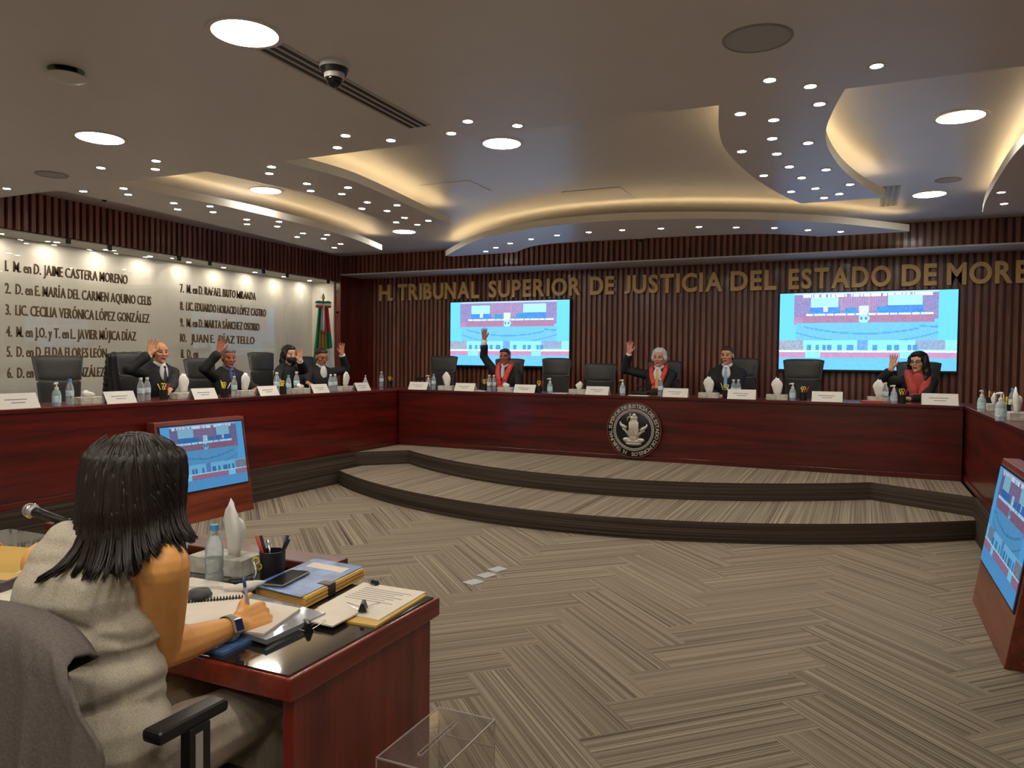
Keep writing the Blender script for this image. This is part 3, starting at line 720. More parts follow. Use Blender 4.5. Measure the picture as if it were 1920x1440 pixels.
# dome camera
def dome(x, y, z, s, label, body):
    t = thing('dome_camera', label, 'camera', (x, y, z))
    q = MB(); q.lathe([(0, 0), (0.075*s, 0), (0.075*s, -0.03*s), (0, -0.03*s)], 28); autosmooth(q.build('base', m_white, t))
    q = MB(); q.lathe([(0, -0.03*s), (0.07*s, -0.03*s), (0.062*s, -0.055*s), (0, -0.055*s)], 28); autosmooth(q.build('collar', m_black, t))
    q = MB(); q.lathe([(0, -0.055*s), (0.052*s, -0.055*s), (0.05*s, -0.08*s), (0, -0.08*s)], 28); autosmooth(q.build('housing', body, t))
    q = MB(); q.ell((0, 0, -0.08*s), (0.042*s, 0.042*s, 0.045*s)); q.build('lens_dome', mat('dome_black', (0.01, 0.01, 0.012), 0.08), t, smooth=True)
dome(PZ(627, 118, ZM).x, PZ(627, 118, ZM).y, ZM, 1.0, 'white and black dome camera hanging beside the long air vent', m_white)
p = PZ(243, 383, ZC); dome(-7.35, 5.55, ZC, 0.62, 'small dark dome camera on the ceiling by the left slatted band', m_black)
p = PZ(1152, 452, ZC); dome(-2.75, 10.05, ZC, 0.8, 'small white dome camera under the ceiling by the back slats', m_white)
# disc hanging from a dark hole, flush speakers, access hatches
p = PZ(124, 132, ZM)
t = thing('ceiling_disc', 'white oval disc hanging below a dark hole in the ceiling at the left', 'ceiling disc', (p.x, p.y, ZM))
q = MB(); q.lathe([(0, -0.002), (0.085, -0.002), (0.085, 0.0), (0, 0.0)], 32); q.build('hole', m_black, t)
q = MB(); q.lathe([(0, -0.002), (0.05, -0.002), (0.05, -0.03), (0, -0.03)], 24); q.build('stem', m_black, t)
q = MB(); q.lathe([(0, -0.03), (0.095, -0.03), (0.10, -0.036), (0.09, -0.046), (0.05, -0.052), (0, -0.053)], 36); autosmooth(q.build('cover', m_white, t), 60)
def speaker(px, py, z, r, label):
    p = PZ(px, py, z); t = thing('ceiling_speaker', label, 'speaker', (p.x, p.y, z))
    q = MB(); q.lathe([(r-0.012, -0.006), (r, -0.006), (r+0.004, 0.0), (r-0.012, 0.0)], 40, loop=True); q.build('rim', mat('speaker_rim', (0.32, 0.31, 0.31), 0.5), t)
    q = MB(); q.lathe([(0, -0.004), (r-0.012, -0.004), (r-0.012, 0.0), (0, 0.0)], 40); q.build('grille', mat('speaker_grille', (0.46, 0.45, 0.45), 0.6, noise_amt=0.15, noise_scale=600), t)
speaker(1420, 72, ZM, 0.155, 'large round flush speaker in the lower ceiling, top right')
speaker(97, 327, ZM, 0.12, 'small round flush speaker in the ceiling near the left wall')
speaker(1778, 337, ZC, 0.11, 'round flush speaker in the raised ceiling at the right')
def hatch(x0, x1, y0, y1, label):
    q = MB(); cx, cy = (x0+x1)/2, (y0+y1)/2
    q.box(x0-cx, x1-cx, y0-cy, y1-cy, -0.006, 0.0); tag(q.build('access_hatch', m_ceil, loc=(cx, cy, ZC), bevel=0.002), label, 'hatch')
hatch(-2.81, -2.2, 7.25, 7.84, 'flat square access hatch in the raised ceiling, middle')
hatch(-4.0, -3.45, 6.45, 6.92, 'flat access hatch in the raised ceiling beside the second band')

# ================================================================ people
def skin(name, rgb): return mat('skin_'+name, lin(rgb), 0.5, noise_amt=0.06, noise_scale=25)
m_eye = mat('eye_dark', (0.02, 0.014, 0.012), 0.2); m_robe = mat('black_robe_cloth', (0.012, 0.012, 0.014), 0.75, noise_amt=0.3, noise_scale=12)
m_shirt = mat('white_shirt', (0.72, 0.72, 0.74), 0.7); m_red = mat('red_satin', (0.62, 0.05, 0.035), 0.45, noise_amt=0.15, noise_scale=18)
m_hair_k = mat('black_hair', (0.010, 0.008, 0.008), 0.45, noise_amt=0.4, noise_scale=60); m_hair_g = mat('grey_hair', (0.16, 0.16, 0.16), 0.6, noise_amt=0.3, noise_scale=60)
m_hair_w = mat('white_hair', (0.66, 0.65, 0.63), 0.6, noise_amt=0.15, noise_scale=60); m_hair_b = mat('dark_brown_hair', (0.03, 0.018, 0.012), 0.5, noise_amt=0.3, noise_scale=60)
m_lip = mat('lips', (0.35, 0.10, 0.08), 0.45)
def ik(Sh, T, l1, l2, pole):
    d = T-Sh; L = d.length
    if L > (l1+l2)*0.995: T = Sh+d*((l1+l2)*0.995/L); d = T-Sh; L = d.length
    a = (l1*l1-l2*l2+L*L)/(2*L); h = math.sqrt(max(0, l1*l1-a*a)); u = d/L
    p = pole - u*pole.dot(u); p = p.normalized() if p.length > 1e-5 else u.orthogonal()
    return Sh+u*a+p*h, T
def frame(o, z, y):                                # columns: x = y cross z
    z = z.normalized(); y = (y-z*y.dot(z)).normalized(); x = y.cross(z); M = Matrix.Identity(4)
    for i in range(3): M[i][0] = x[i]; M[i][1] = y[i]; M[i][2] = z[i]; M[i][3] = o[i]
    return M
def hand(mb, M, side, curl=0.15, spread=1.0, s=1.0):
    # wrist at origin, fingers along +z, palm faces +y, thumb toward side*x
    def P(x, y, z): return M @ Vector((x*side*s, y*s, z*s))
    def pal(a, ra, b, rb): mb.cap(a, ra*s, b, rb*s, 10)
    for x in (-0.028, -0.010, 0.010, 0.026): pal(P(x*0.75, 0, 0.012), 0.0145, P(x, 0, 0.085), 0.0125)
    pal(P(0.012, 0, -0.02), 0.021, P(-0.012, 0, 0.01), 0.021); pal(P(0.020, 0.006, 0.015), 0.017, P(0.030, 0.006, 0.05), 0.013)
    for x, ln, sp in ((-0.031, 0.062, -0.18), (-0.011, 0.076, -0.05), (0.0105, 0.082, 0.06), (0.030, 0.073, 0.18)):
        sp *= spread; p = Vector((x, 0, 0.088)); a = 0.0
        for k, (f, r0, r1) in enumerate(((0.45, 0.0096, 0.0090), (0.32, 0.0090, 0.0084), (0.23, 0.0084, 0.0074))):
            a += curl*(0.6 if k == 0 else 1.0)
            d = Vector((math.sin(sp)*math.cos(a), math.sin(a), math.cos(sp)*math.cos(a)))*ln*f
            q = p+d; pal(P(*p), r0, P(*q), r1); p = q
    t0, t1, t2, t3 = Vector((0.022, 0.006, 0.022)), Vector((0.050, 0.014, 0.050)), Vector((0.066, 0.020, 0.076)), Vector((0.074, 0.024, 0.098))
    for (a, ra), (b_, rb) in zip(((t0, 0.016), (t1, 0.0125), (t2, 0.0105)), ((t1, 0.0125), (t2, 0.0105), (t3, 0.0085))): pal(P(*a), ra, P(*b_), rb)
def head(mb, M, s=1.0, jaw=1.0):
    T = M @ Matrix.Scale(s, 4)
    def E(c, r): mb.ell(c, r, T, seg=18, rings=12)
    def C(a, ra, b_, rb): mb.cap(T @ Vector(a), ra*s, T @ Vector(b_), rb*s, 10)
    E((0, -0.012, 0.032), (0.074, 0.094, 0.083)); E((0, 0.022, -0.03), (0.060*jaw, 0.066, 0.072)); E((0, 0.035, -0.068), (0.047*jaw, 0.048, 0.042))
    E((0, 0.068, -0.094), (0.020, 0.018, 0.016)); E((0, 0.055, 0.045), (0.058, 0.036, 0.045))
    C((-0.040, 0.070, 0.026), 0.013, (-0.012, 0.083, 0.024), 0.012); C((0.040, 0.070, 0.026), 0.013, (0.012, 0.083, 0.024), 0.012)
    for k in (-1, 1):
        E((k*0.040, 0.058, -0.018), (0.026, 0.026, 0.024)); E((k*0.076, -0.008, -0.004), (0.010, 0.021, 0.032)); E((k*0.013, 0.092, -0.026), (0.009, 0.010, 0.008))
        E((k*0.031, 0.074, 0.008), (0.014, 0.012, 0.009))
    C((0, 0.086, 0.018), 0.008, (0, 0.103, -0.020), 0.0115)
    C((-0.020, 0.079, -0.052), 0.007, (0, 0.088, -0.050), 0.009); C((0.020, 0.079, -0.052), 0.007, (0, 0.088, -0.050), 0.009)
    C((-0.016, 0.079, -0.062), 0.008, (0.016, 0.079, -0.062), 0.008)
def paint_face(me, M, s, beard=False):
    # face-material indices: 1 eyes/brows, 2 lips
    inv = (M @ Matrix.Scale(s, 4)).inverted()
    for p in me.polygons:
        c = inv @ p.center
        if c.y < 0.05 or abs(c.z) > 0.1: continue
        ax = abs(c.x)
        if ((ax-0.031)/0.013)**2+((c.z-0.007)/0.0055)**2 < 1: p.material_index = 1
        elif 0.012 < ax < 0.048 and abs(c.z-(0.030-(ax-0.03)**2*6)) < 0.0045: p.material_index = 1
        elif ax < 0.024 and -0.068 < c.z < -0.048 and c.y > 0.078: p.material_index = 2
def person(label, loc, ang, zt, skin_m, sexm=True, head_xy=(0, 0.08), head_rot=(0, 0, 0), rh=None, lh=None, group=None, hs=1.0, vox=0.0055, lean=0.05, palm=None, sh_w=None, name='person', legs=True, hcurl=0.15, zs=None):
    """seated figure; local x = own right, y = forward, z up from the platform; rh/lh are world targets of the wrists"""
    th = ang
    root_M = Matrix.Translation(loc) @ Matrix.Rotation(th, 4, 'Z'); inv = root_M.inverted()
    sw = sh_w or (0.185 if sexm else 0.165); zs = zs or zt-0.285; sy = lean
    hx, hy = head_xy; HC = Vector((hx, hy, zt-0.118))
    HM = Matrix.Translation(HC) @ Matrix.Rotation(head_rot[2], 4, 'Z') @ Matrix.Rotation(head_rot[0], 4, 'X') @ Matrix.Rotation(head_rot[1], 4, 'Y')
    b = MB(); head(b, HM, hs)
    nb = Vector((0, sy-0.01, zs+0.02)); b.cap(nb, 0.056, HM @ Vector((0, -0.02, -0.06)), 0.052)
    b.cap((-sw+0.04, sy, zs-0.06), 0.034, (sw-0.04, sy, zs-0.06), 0.034); b.cap((0, sy, zs-0.07), 0.065, (0, 0, 0.52), 0.085)
    P = dict(M=root_M, HM=HM, zs=zs, sy=sy, sw=sw, arms={})
    for side, tgt in ((1, rh), (-1, lh)):
        Sh = Vector((side*(sw-0.012), sy, zs-0.055)); up = False
        if tgt is not None: T = inv @ Vector(tgt); up = T.z > zs-0.1
        else: T = Vector((side*0.10, sy+0.30, 0.80))
        El, Wr = ik(Sh, T, 0.29, 0.255, Vector((side*0.9, -0.15, -0.6)) if up else Vector((side*0.7, -0.3, -0.6)))
        b.cap(Sh, 0.036, El, 0.034); b.cap(El, 0.036, Wr, 0.024)
        d = (Wr-El).normalized()
        if up:
            hd = (d*0.35+Vector((0, 0.05, 1))).normalized(); pn = (inv.to_3x3() @ Vector(palm)) if palm else Vector((0, 1, 0.05))
            hand(b, frame(Wr+hd*0.02, hd, pn), side if True else side, hcurl) if False else hand_up(b, Wr, hd, pn, side, hcurl)
        else:
            hd = (d+Vector((-side*0.5, 0.1, -0.1))).normalized(); hand_up(b, Wr, hd, Vector((0, 0.2, -1)), side, 0.45)
        P['arms'][side] = (Sh, El, Wr, up)
    if legs:
        for k in (-1, 1):
            b.chain([((k*0.09, 0, 0.52), 0.07), ((k*0.11, 0.42, 0.50), 0.055), ((k*0.11, 0.40, 0.09), 0.04)]); b.cap((k*0.11, 0.37, 0.035), 0.035, (k*0.115, 0.52, 0.03), 0.03)
    me = remesh(b, vox, 3); paint_face(me, HM, hs)
    o = link(name, me, [skin_m, m_eye, m_lip]); o.location = loc; o.rotation_euler.z = th
    tag(o, label, 'person', group); P['o'] = o
    return P
def hand_up(b, Wr, hd, pn, side, curl):
    # thumb points toward the body's midline for a raised palm-forward hand
    F = frame(Wr, hd, pn)
    # frame x = pn x hd ; choose thumb sign so that right and left hands mirror
    hand(b, F, -1 if side > 0 else 1, curl)
def garment(P, name, m, vox=0.008, long_sleeve=0.80, bulk=1.0, skirt=True, cuff=None, open_v=False):
    zs, sy, sw = P['zs'], P['sy'], P['sw']; b = MB()
    b.cap((-sw+0.04, sy-0.005, zs-0.055), 0.066*bulk, (sw-0.04, sy-0.005, zs-0.055), 0.066*bulk)
    for k in (-1, 1): b.cap((k*0.06, sy-0.01, zs+0.012), 0.050, (k*0.145, sy-0.005, zs-0.028), 0.052)
    b.cap((-0.07, sy-0.01, zs+0.015), 0.052, (0.07, sy-0.01, zs+0.015), 0.052)
    b.ell((0, sy-0.005, zs-0.17), (0.19*bulk, 0.128*bulk, 0.22)); b.ell((0, 0.0, 0.70), (0.19*bulk, 0.15*bulk, 0.26)); b.ell((0, -0.01, 0.52), (0.20, 0.17, 0.12))
    for side, (Sh, El, Wr, up) in P['arms'].items():
        C = El+(Wr-El)*long_sleeve
        b.cap(Sh, 0.066*bulk, El, 0.056*bulk); b.cap(El, 0.058*bulk, C, 0.05*bulk if not up else 0.055)
    if skirt:
        for k in (-1, 1): b.chain([((k*0.09, 0, 0.53), 0.095), ((k*0.11, 0.43, 0.51), 0.075), ((k*0.11, 0.41, 0.14), 0.065)])
    me = remesh(b, vox, 3)
    displace(me, lambda c: noise.noise(Vector((c.x*9, c.y*9, c.z*4)))*0.010 + noise.noise(Vector((c.x*26, c.y*26, c.z*7)))*0.004)
    return link(name, me, m, P['o'])
def cuffs(P, m, sides, frac=0.80, r=0.038):
    for side in sides:
        Sh, El, Wr, up = P['arms'][side]; b = MB(); a = El+(Wr-El)*(frac-0.04); c = El+(Wr-El)*0.97
        b.tube([a, a+(c-a)*0.5, c], [r*1.05, r, r*0.95], 16); b.build('shirt_cuff', m, P['o'], smooth=True)
def shirt_front(P, m, tie=None, wide=0.05):
    zs, sy = P['zs'], P['sy']; b = MB()
    b.ell((0, sy+0.095, zs-0.06), (wide, 0.034, 0.115)); b.cap((-0.05, sy+0.015, zs+0.055), 0.022, (0, sy+0.075, zs+0.02), 0.02); b.cap((0.05, sy+0.015, zs+0.055), 0.022, (0, sy+0.075, zs+0.02), 0.02)
    b.cap((-0.05, sy+0.015, zs+0.055), 0.022, (0, sy-0.05, zs+0.06), 0.022); b.cap((0.05, sy+0.015, zs+0.055), 0.022, (0, sy-0.05, zs+0.06), 0.022)
    link('shirt', remesh(b, 0.006, 2), m, P['o'])
    if tie:
        b = MB(); b.ell((0, sy+0.112, zs+0.012), (0.02, 0.016, 0.018)); b.tube([(0, sy+0.118, zs), (0, sy+0.134, zs-0.10), (0, sy+0.140, zs-0.24)], [0.014, 0.022, 0.027], 10, flat=0.4)
        link('tie', remesh(b, 0.005, 2), tie, P['o'])
def sash(P, m, w=0.036, long=0.30):
    zs, sy = P['zs'], P['sy']; b = MB()
    for k in (-1, 1):
        pts = [(k*0.045, sy-0.07, zs+0.065), (k*0.085, sy-0.01, zs+0.06), (k*0.095, sy+0.055, zs+0.02), (k*0.08, sy+0.105, zs-0.06), (k*0.05, sy+0.132, zs-0.16), (k*0.022, sy+0.142, zs-long)]
        for i in range(len(pts)-1):
            for t in (0, 0.33, 0.66):
                p = Vector(pts[i]).lerp(Vector(pts[i+1]), t); b.ell(p, (w, 0.022, w), seg=10, rings=8)
    b.cap((-0.045, sy-0.07, zs+0.065), 0.03, (0.045, sy-0.07, zs+0.065), 0.03)
    return link('red_sash', remesh(b, 0.006, 3), m, P['o'])
def hair_cap(P, m, kind='short', s=1.0, vox=0.006):
    T = P['HM'] @ Matrix.Scale(s, 4); b = MB()
    E = lambda c, r: b.ell(c, r, T, seg=16, rings=10)
    if kind == 'short':
        E((0, -0.024, 0.046), (0.080, 0.094, 0.080)); E((0, -0.050, 0.0), (0.074, 0.062, 0.075)); E((0, 0.036, 0.084), (0.066, 0.052, 0.036))
    elif kind == 'thin':
        E((0, -0.026, 0.036), (0.0785, 0.092, 0.0805)); E((0, -0.055, -0.01), (0.070, 0.055, 0.06))
    elif kind == 'puffy':
        E((0, -0.02, 0.055), (0.094, 0.102, 0.084)); E((0, -0.05, 0.0), (0.096, 0.070, 0.085)); E((0, 0.045, 0.083), (0.066, 0.045, 0.034))
        for k in (-1, 1): E((k*0.076, 0.0, 0.012), (0.022, 0.036, 0.05))
    elif kind == 'bob':
        E((0, -0.02, 0.05), (0.088, 0.100, 0.080)); E((0, -0.055, -0.03), (0.092, 0.065, 0.11)); E((0, 0.045, 0.088), (0.06, 0.045, 0.03))
        for k in (-1, 1): E((k*0.080, 0.005, -0.01), (0.024, 0.045, 0.08)); E((k*0.085, -0.02, -0.09), (0.032, 0.05, 0.06))
    elif kind == 'long':
        E((0, -0.02, 0.055), (0.096, 0.104, 0.082)); E((0, -0.06, -0.03), (0.105, 0.065, 0.13)); E((0, 0.045, 0.090), (0.066, 0.045, 0.032)); E((0, -0.05, -0.14), (0.11, 0.06, 0.08))
        for k in (-1, 1): E((k*0.085, 0.0, -0.01), (0.030, 0.050, 0.10)); E((k*0.095, -0.01, -0.12), (0.042, 0.055, 0.09)); E((k*0.09, 0.02, -0.19), (0.036, 0.04, 0.055))
    me = remesh(b, vox, 2)
    displace(me, lambda c: noise.noise(c*38)*0.005)
    return link('hair', me, m, P['o'])
def glasses(P, m=None):
    T = P['HM']; b = MB()
    for k in (-1, 1):
        pts = [T @ Vector((k*0.034+0.023*math.cos(a), 0.098-0.01*abs(math.cos(a)), 0.006+0.017*math.sin(a))) for a in [2*PI*i/12 for i in range(13)]]
        b.tube(pts, 0.0026, 6); b.tube([T @ Vector((k*0.056, 0.088, 0.010)), T @ Vector((k*0.080, 0.02, 0.008)), T @ Vector((k*0.082, -0.02, -0.002))], 0.0025, 6)
    b.tube([T @ Vector((-0.011, 0.100, 0.010)), T @ Vector((0.011, 0.100, 0.010))], 0.0025, 6)
    b.build('glasses', m or m_black, P['o'], smooth=True)

YP, XP = 10.06, -6.98      # planes of the seated figures
def seat_back(px): return PY(px, 690, YP).x
def back_person(label, px, pytop, sk, **k):
    p = PY(px, pytop, YP-0.08); loc = Vector((p.x, YP, ZD)); return person(label, loc, PI, p.z-ZD, sk, **k)
def left_person(label, px, pytop, sk, ang, off=(0, 0), **k):
    p = PX(px, pytop, XP+0.08); loc = Vector((XP, p.y, ZD)); return person(label, loc, ang, p.z-ZD, sk, **k)
ANL = -PI/2       # facing +x
# --- left bench
sk1 = skin('tan', (206, 148, 112)); sk2 = skin('brown', (168, 104, 76)); sk3 = skin('light', (222, 172, 140)); sk4 = skin('olive', (190, 130, 98))
P = left_person('balding person in a black robe with raised hand, nearest along the left bench', 302, 641, sk1, ANL-0.15, head_rot=(-0.02, 0, -0.15), rh=PX(281, 664, XP+0.22), lh=Vector((XP+0.5, PX(318, 740, XP+0.5).y, 1.19)), palm=(0.75, -0.6, 0.1))
garment(P, 'robe', m_robe); cuffs(P, m_shirt, (1,)); shirt_front(P, m_shirt, mat('dark_tie', (0.03, 0.03, 0.05), 0.5)); hair_cap(P, m_hair_b, 'thin')
P = left_person('grey-haired person in a black robe and blue shirt with raised hand', 431, 653, sk2, ANL-0.2, head_rot=(-0.10, 0, -0.25), rh=PX(411, 660, XP+0.25), lh=Vector((XP+0.52, PX(478, 735, XP+0.5).y, 1.19)), palm=(0.75, -0.6, 0.1))
garment(P, 'robe', m_robe, bulk=1.05); cuffs(P, m_shirt, (1,)); shirt_front(P, mat('blue_shirt', (0.10, 0.14, 0.30), 0.7), mat('dark_tie', (0.03, 0.03, 0.05), 0.5), 0.04); hair_cap(P, m_hair_g, 'short')
P = left_person('person with black shoulder-length hair and face mask at the left bench', 541, 648, sk3, ANL+0.1, head_rot=(-0.12, 0, -0.35), lh=PX(562, 676, XP+0.40), rh=Vector((XP+0.45, PX(525, 735, XP+0.5).y, 1.19)), sexm=False, palm=(0.8, -0.5, 0.1))
garment(P, 'robe', m_robe); cuffs(P, m_shirt, (-1,), 0.7, 0.04); hair_cap(P, m_hair_k, 'bob')
q = MB(); q.ell((0, 0.058, -0.055), (0.058, 0.055, 0.052), P['HM']); link('face_mask', remesh(q, 0.006, 2), mat('black_mask', (0.02, 0.02, 0.022), 0.7), P['o'])
P = left_person('person in glasses stretching an arm up at the far end of the left bench', 600, 654, sk4, ANL-0.25, head_rot=(-0.22, 0, -0.15), lh=PX(641, 664, XP+0.25), rh=Vector((XP+0.5, PX(575, 735, XP+0.5).y, 1.19)), palm=(0.8, -0.5, 0.1), lean=0.09, head_xy=(0, 0.14))
garment(P, 'robe', m_robe, bulk=1.05); cuffs(P, m_shirt, (-1,), 0.62, 0.045); shirt_front(P, m_shirt, None, 0.055); hair_cap(P, m_hair_b, 'short'); glasses(P, mat('red_brown_frames', (0.10, 0.02, 0.015), 0.3))
# --- back bench
P = back_person('black-haired person in a red sash stretching an arm up before the left wall screen', 947, 654, sk2, head_rot=(-0.02, 0.04, 0.12), rh=PY(908, 636, YP-0.15), palm=(0.1, -1, 0.1), hs=1.0, hcurl=0.1)
garment(P, 'robe', m_robe, long_sleeve=0.55); cuffs(P, m_shirt, (1,), 0.55, 0.042); sash(P, m_red, 0.044, 0.33); shirt_front(P, m_shirt, None, 0.03); hair_cap(P, m_hair_k, 'short')
P = back_person('white-haired person in a red sash with raised hand at the back bench', 1236, 655, skin('rosy', (214, 150, 124)), head_rot=(-0.02, 0, 0.0), rh=PY(1180, 662, YP-0.2), lh=PY(1213, 738, YP-0.42), palm=(0.1, -1, 0.1), hs=1.04)
garment(P, 'robe', m_robe); cuffs(P, m_shirt, (1,), 0.80, 0.04); sash(P, m_red, 0.034, 0.36); shirt_front(P, m_shirt, mat('gold_tie', (0.65, 0.42, 0.12), 0.5), 0.06); hair_cap(P, m_hair_w, 'puffy', 1.05)
P = back_person('person in a blue tie with both hands resting on the back bench', 1364, 650, sk1, head_rot=(-0.03, 0, -0.15), rh=PY(1345, 742, YP-0.42), lh=PY(1352, 743, YP-0.44), hs=1.0)
garment(P, 'robe', m_robe, bulk=1.05); shirt_front(P, m_shirt, mat('blue_tie', (0.22, 0.38, 0.62), 0.5), 0.055); hair_cap(P, m_hair_b, 'short')
P = back_person('person with long black hair and a red top before the right wall screen', 1722, 661, sk3, head_rot=(-0.02, 0, -0.45), rh=PY(1672, 690, YP-0.30), lh=PY(1700, 748, YP-0.42), sexm=False, palm=(-0.5, -1, 0.1))
garment(P, 'jacket', m_robe, long_sleeve=0.7); sash(P, mat('red_blouse', (0.50, 0.06, 0.05), 0.55, noise_amt=0.15), 0.052, 0.34); shirt_front(P, MATS['red_blouse'], None, 0.085); hair_cap(P, m_hair_k, 'long', 1.03); glasses(P)

# ================================================================ office chairs
m_leather = mat('dark_grey_leather', (0.045, 0.044, 0.043), 0.42, noise_amt=0.12, noise_scale=40); m_mesh = mat('black_chair_mesh', (0.022, 0.021, 0.020), 0.7, noise_amt=0.35, noise_scale=160)
m_frame = mat('chair_frame_plastic', (0.016, 0.016, 0.017), 0.35)
def curved_panel(w0, w1, z0, z1, th, bulge, lean, nx=14, nz=10, taper=None):
    """back panel facing +y, wider at the top when w1 > w0, bowed in both directions"""
    vs = []; fs = []
    for s_ in (0, 1):
        for j in range(nz+1):
            t = j/nz; hw = (w0+(w1-w0)*t)/2; ez = 1-abs(2*t-1)**6
            for i in range(nx+1):
                u = 2*i/nx-1; e = (1-abs(u)**8)*ez
                y = -lean*(z0+(z1-z0)*t-z0) - bulge*(1-u*u)*0.5 + (th/2*e if s_ else -th/2*e)
                z = z0+(z1-z0)*t - (abs(u)**5)*0.02*(1 if t > 0.5 else -1)*abs(2*t-1)
                vs.append((u*hw, y, z))
    n = (nx+1)*(nz+1)
    for j in range(nz):
        for i in range(nx):
            a = j*(nx+1)+i
            fs += [(a, a+1, a+nx+2, a+nx+1), (n+a, n+a+nx+1, n+a+nx+2, n+a+1)]
    for i in range(nx): fs += [(i, n+i, n+i+1, i+1), (nz*(nx+1)+i, nz*(nx+1)+i+1, n+nz*(nx+1)+i+1, n+nz*(nx+1)+i)]
    for j in range(nz):
        a = j*(nx+1); c = a+nx; fs += [(a, a+nx+1, n+a+nx+1, n+a), (c, n+c, n+c+nx+1, c+nx+1)]
    return vs, fs
def office_chair(label, loc, ang, top=1.17, group=None):
    t = thing('office_chair', label, 'chair', loc, ang, group)
    h = top
    q = MB(); q.add(*curved_panel(0.44, 0.50, h-0.27, h, 0.045, -0.06, 0.10)); o = q.build('headrest', m_leather, t, smooth=True); o.location = (0, -0.255, 0)
    q = MB(); q.add(*curved_panel(0.38, 0.43, 0.56, h-0.25, 0.022, -0.05, 0.08)); o = q.build('backrest', m_mesh, t, smooth=True); o.location = (0, -0.225, 0)
    q = MB(); q.tube([(0, -0.17, 0.44), (0, -0.27, 0.50), (0, -0.285, 0.75), (0, -0.30, h-0.12)], [0.03, 0.028, 0.022, 0.018], 8); q.build('back_support', m_frame, t, smooth=True)
    q = MB(); q.box(-0.25, 0.25, -0.22, 0.26, 0.43, 0.50); q.build('seat', m_leather, t, bevel=0.03, segs=4)
    for k in (-1, 1):
        q = MB(); q.box(k*0.295-0.04, k*0.295+0.04, -0.14, 0.14, 0.655, 0.685); a = q.build('armrest', m_frame, t, bevel=0.012)
        q = MB(); q.tube([(k*0.22, 0, 0.44), (k*0.29, 0, 0.46), (k*0.295, 0, 0.66)], 0.018, 8); q.build('arm_post', m_frame, a, smooth=True)
    q = MB(); q.lathe([(0.0, 0.10), (0.03, 0.10), (0.025, 0.43), (0.0, 0.43)], 14); q.build('gas_column', m_chrome, t)
    for k in range(5):
        a = 2*PI*k/5+0.3; q = MB(); q.tube([(0, 0, 0.11), (0.16*math.cos(a), 0.16*math.sin(a), 0.09), (0.29*math.cos(a), 0.29*math.sin(a), 0.065)], [0.028, 0.022, 0.016], 8); lg = q.build('leg', m_frame, t, smooth=True)
        q = MB(); q.ell((0.29*math.cos(a), 0.29*math.sin(a), 0.028), (0.028, 0.028, 0.028), seg=10, rings=8); q.build('caster', m_black, lg, smooth=True)
    return t
YCH, XCH = 10.17, -7.08
def chair_back(px, pytop, label, ang=PI, dy=0.0):
    p = PY(px, pytop, YCH+0.30+dy); return office_chair(label, Vector((p.x, YCH+dy, ZD)), ang, p.z-ZD)
def chair_left(px, pytop, label, ang=-PI/2, dx=0.0):
    p = PX(px, pytop, XCH-0.30+dx); return office_chair(label, Vector((XCH+dx, p.y, ZD)), ang, p.z-ZD)
chair_left(98, 666, 'empty dark office chair at the left end of the left bench', -PI/2-0.15)
ca = chair_left(247, 660, 'office chair with a black coat over its back, behind the balding person', -PI/2-0.05)
chair_left(372, 671, 'dark office chair behind the grey-haired person', -PI/2)
chair_left(487, 660, 'dark office chair behind the masked person with black hair', -PI/2)
chair_left(566, 668, 'dark office chair behind the person in glasses on the left bench', -PI/2)
chair_back(834, 667, 'empty dark office chair in front of the left corner of the left wall screen')
chair_back(957, 672, 'dark office chair behind the person stretching an arm before the left screen', PI, 0.12)
chair_back(1042, 671, 'empty dark office chair at the right corner of the left wall screen', PI-0.1)
chair_back(1127, 681, 'empty grey-backed office chair just left of the white-haired person', PI)
chair_back(1247, 676, 'grey-backed office chair behind the white-haired person', PI, 0.10)
chair_back(1388, 671, 'grey-backed office chair behind the person in the blue tie', PI, 0.06)
chair_back(1507, 673, 'empty dark office chair in front of the left half of the right wall screen', PI)
chair_back(1722, 678, 'dark office chair behind the person with long black hair', PI, 0.10)
# coat hung over a chair back
q = MB(); cx, cy = ca.location.x, ca.location.y; hz = PX(228, 662, XCH-0.30).z
for k in range(9):
    t_ = k/8; w_ = 0.20+0.05*t_
    q.cap((cx-0.33-0.01*t_, cy-w_-0.05, hz-0.04-0.06*k), 0.045, (cx-0.33-0.01*t_, cy+w_-0.05, hz-0.02-0.06*k), 0.045)
q.cap((cx-0.27, cy-0.26, hz-0.05), 0.05, (cx-0.25, cy-0.24, hz-0.45), 0.06)
me = remesh(q, 0.01, 3); displace(me, lambda c: noise.noise(Vector((c.x*10, c.y*14, c.z*3)))*0.02)
tag(link('coat', me, mat('black_satin', (0.010, 0.010, 0.011), 0.35, noise_amt=0.3)), 'black shiny coat draped over the chair behind the balding person', 'coat')

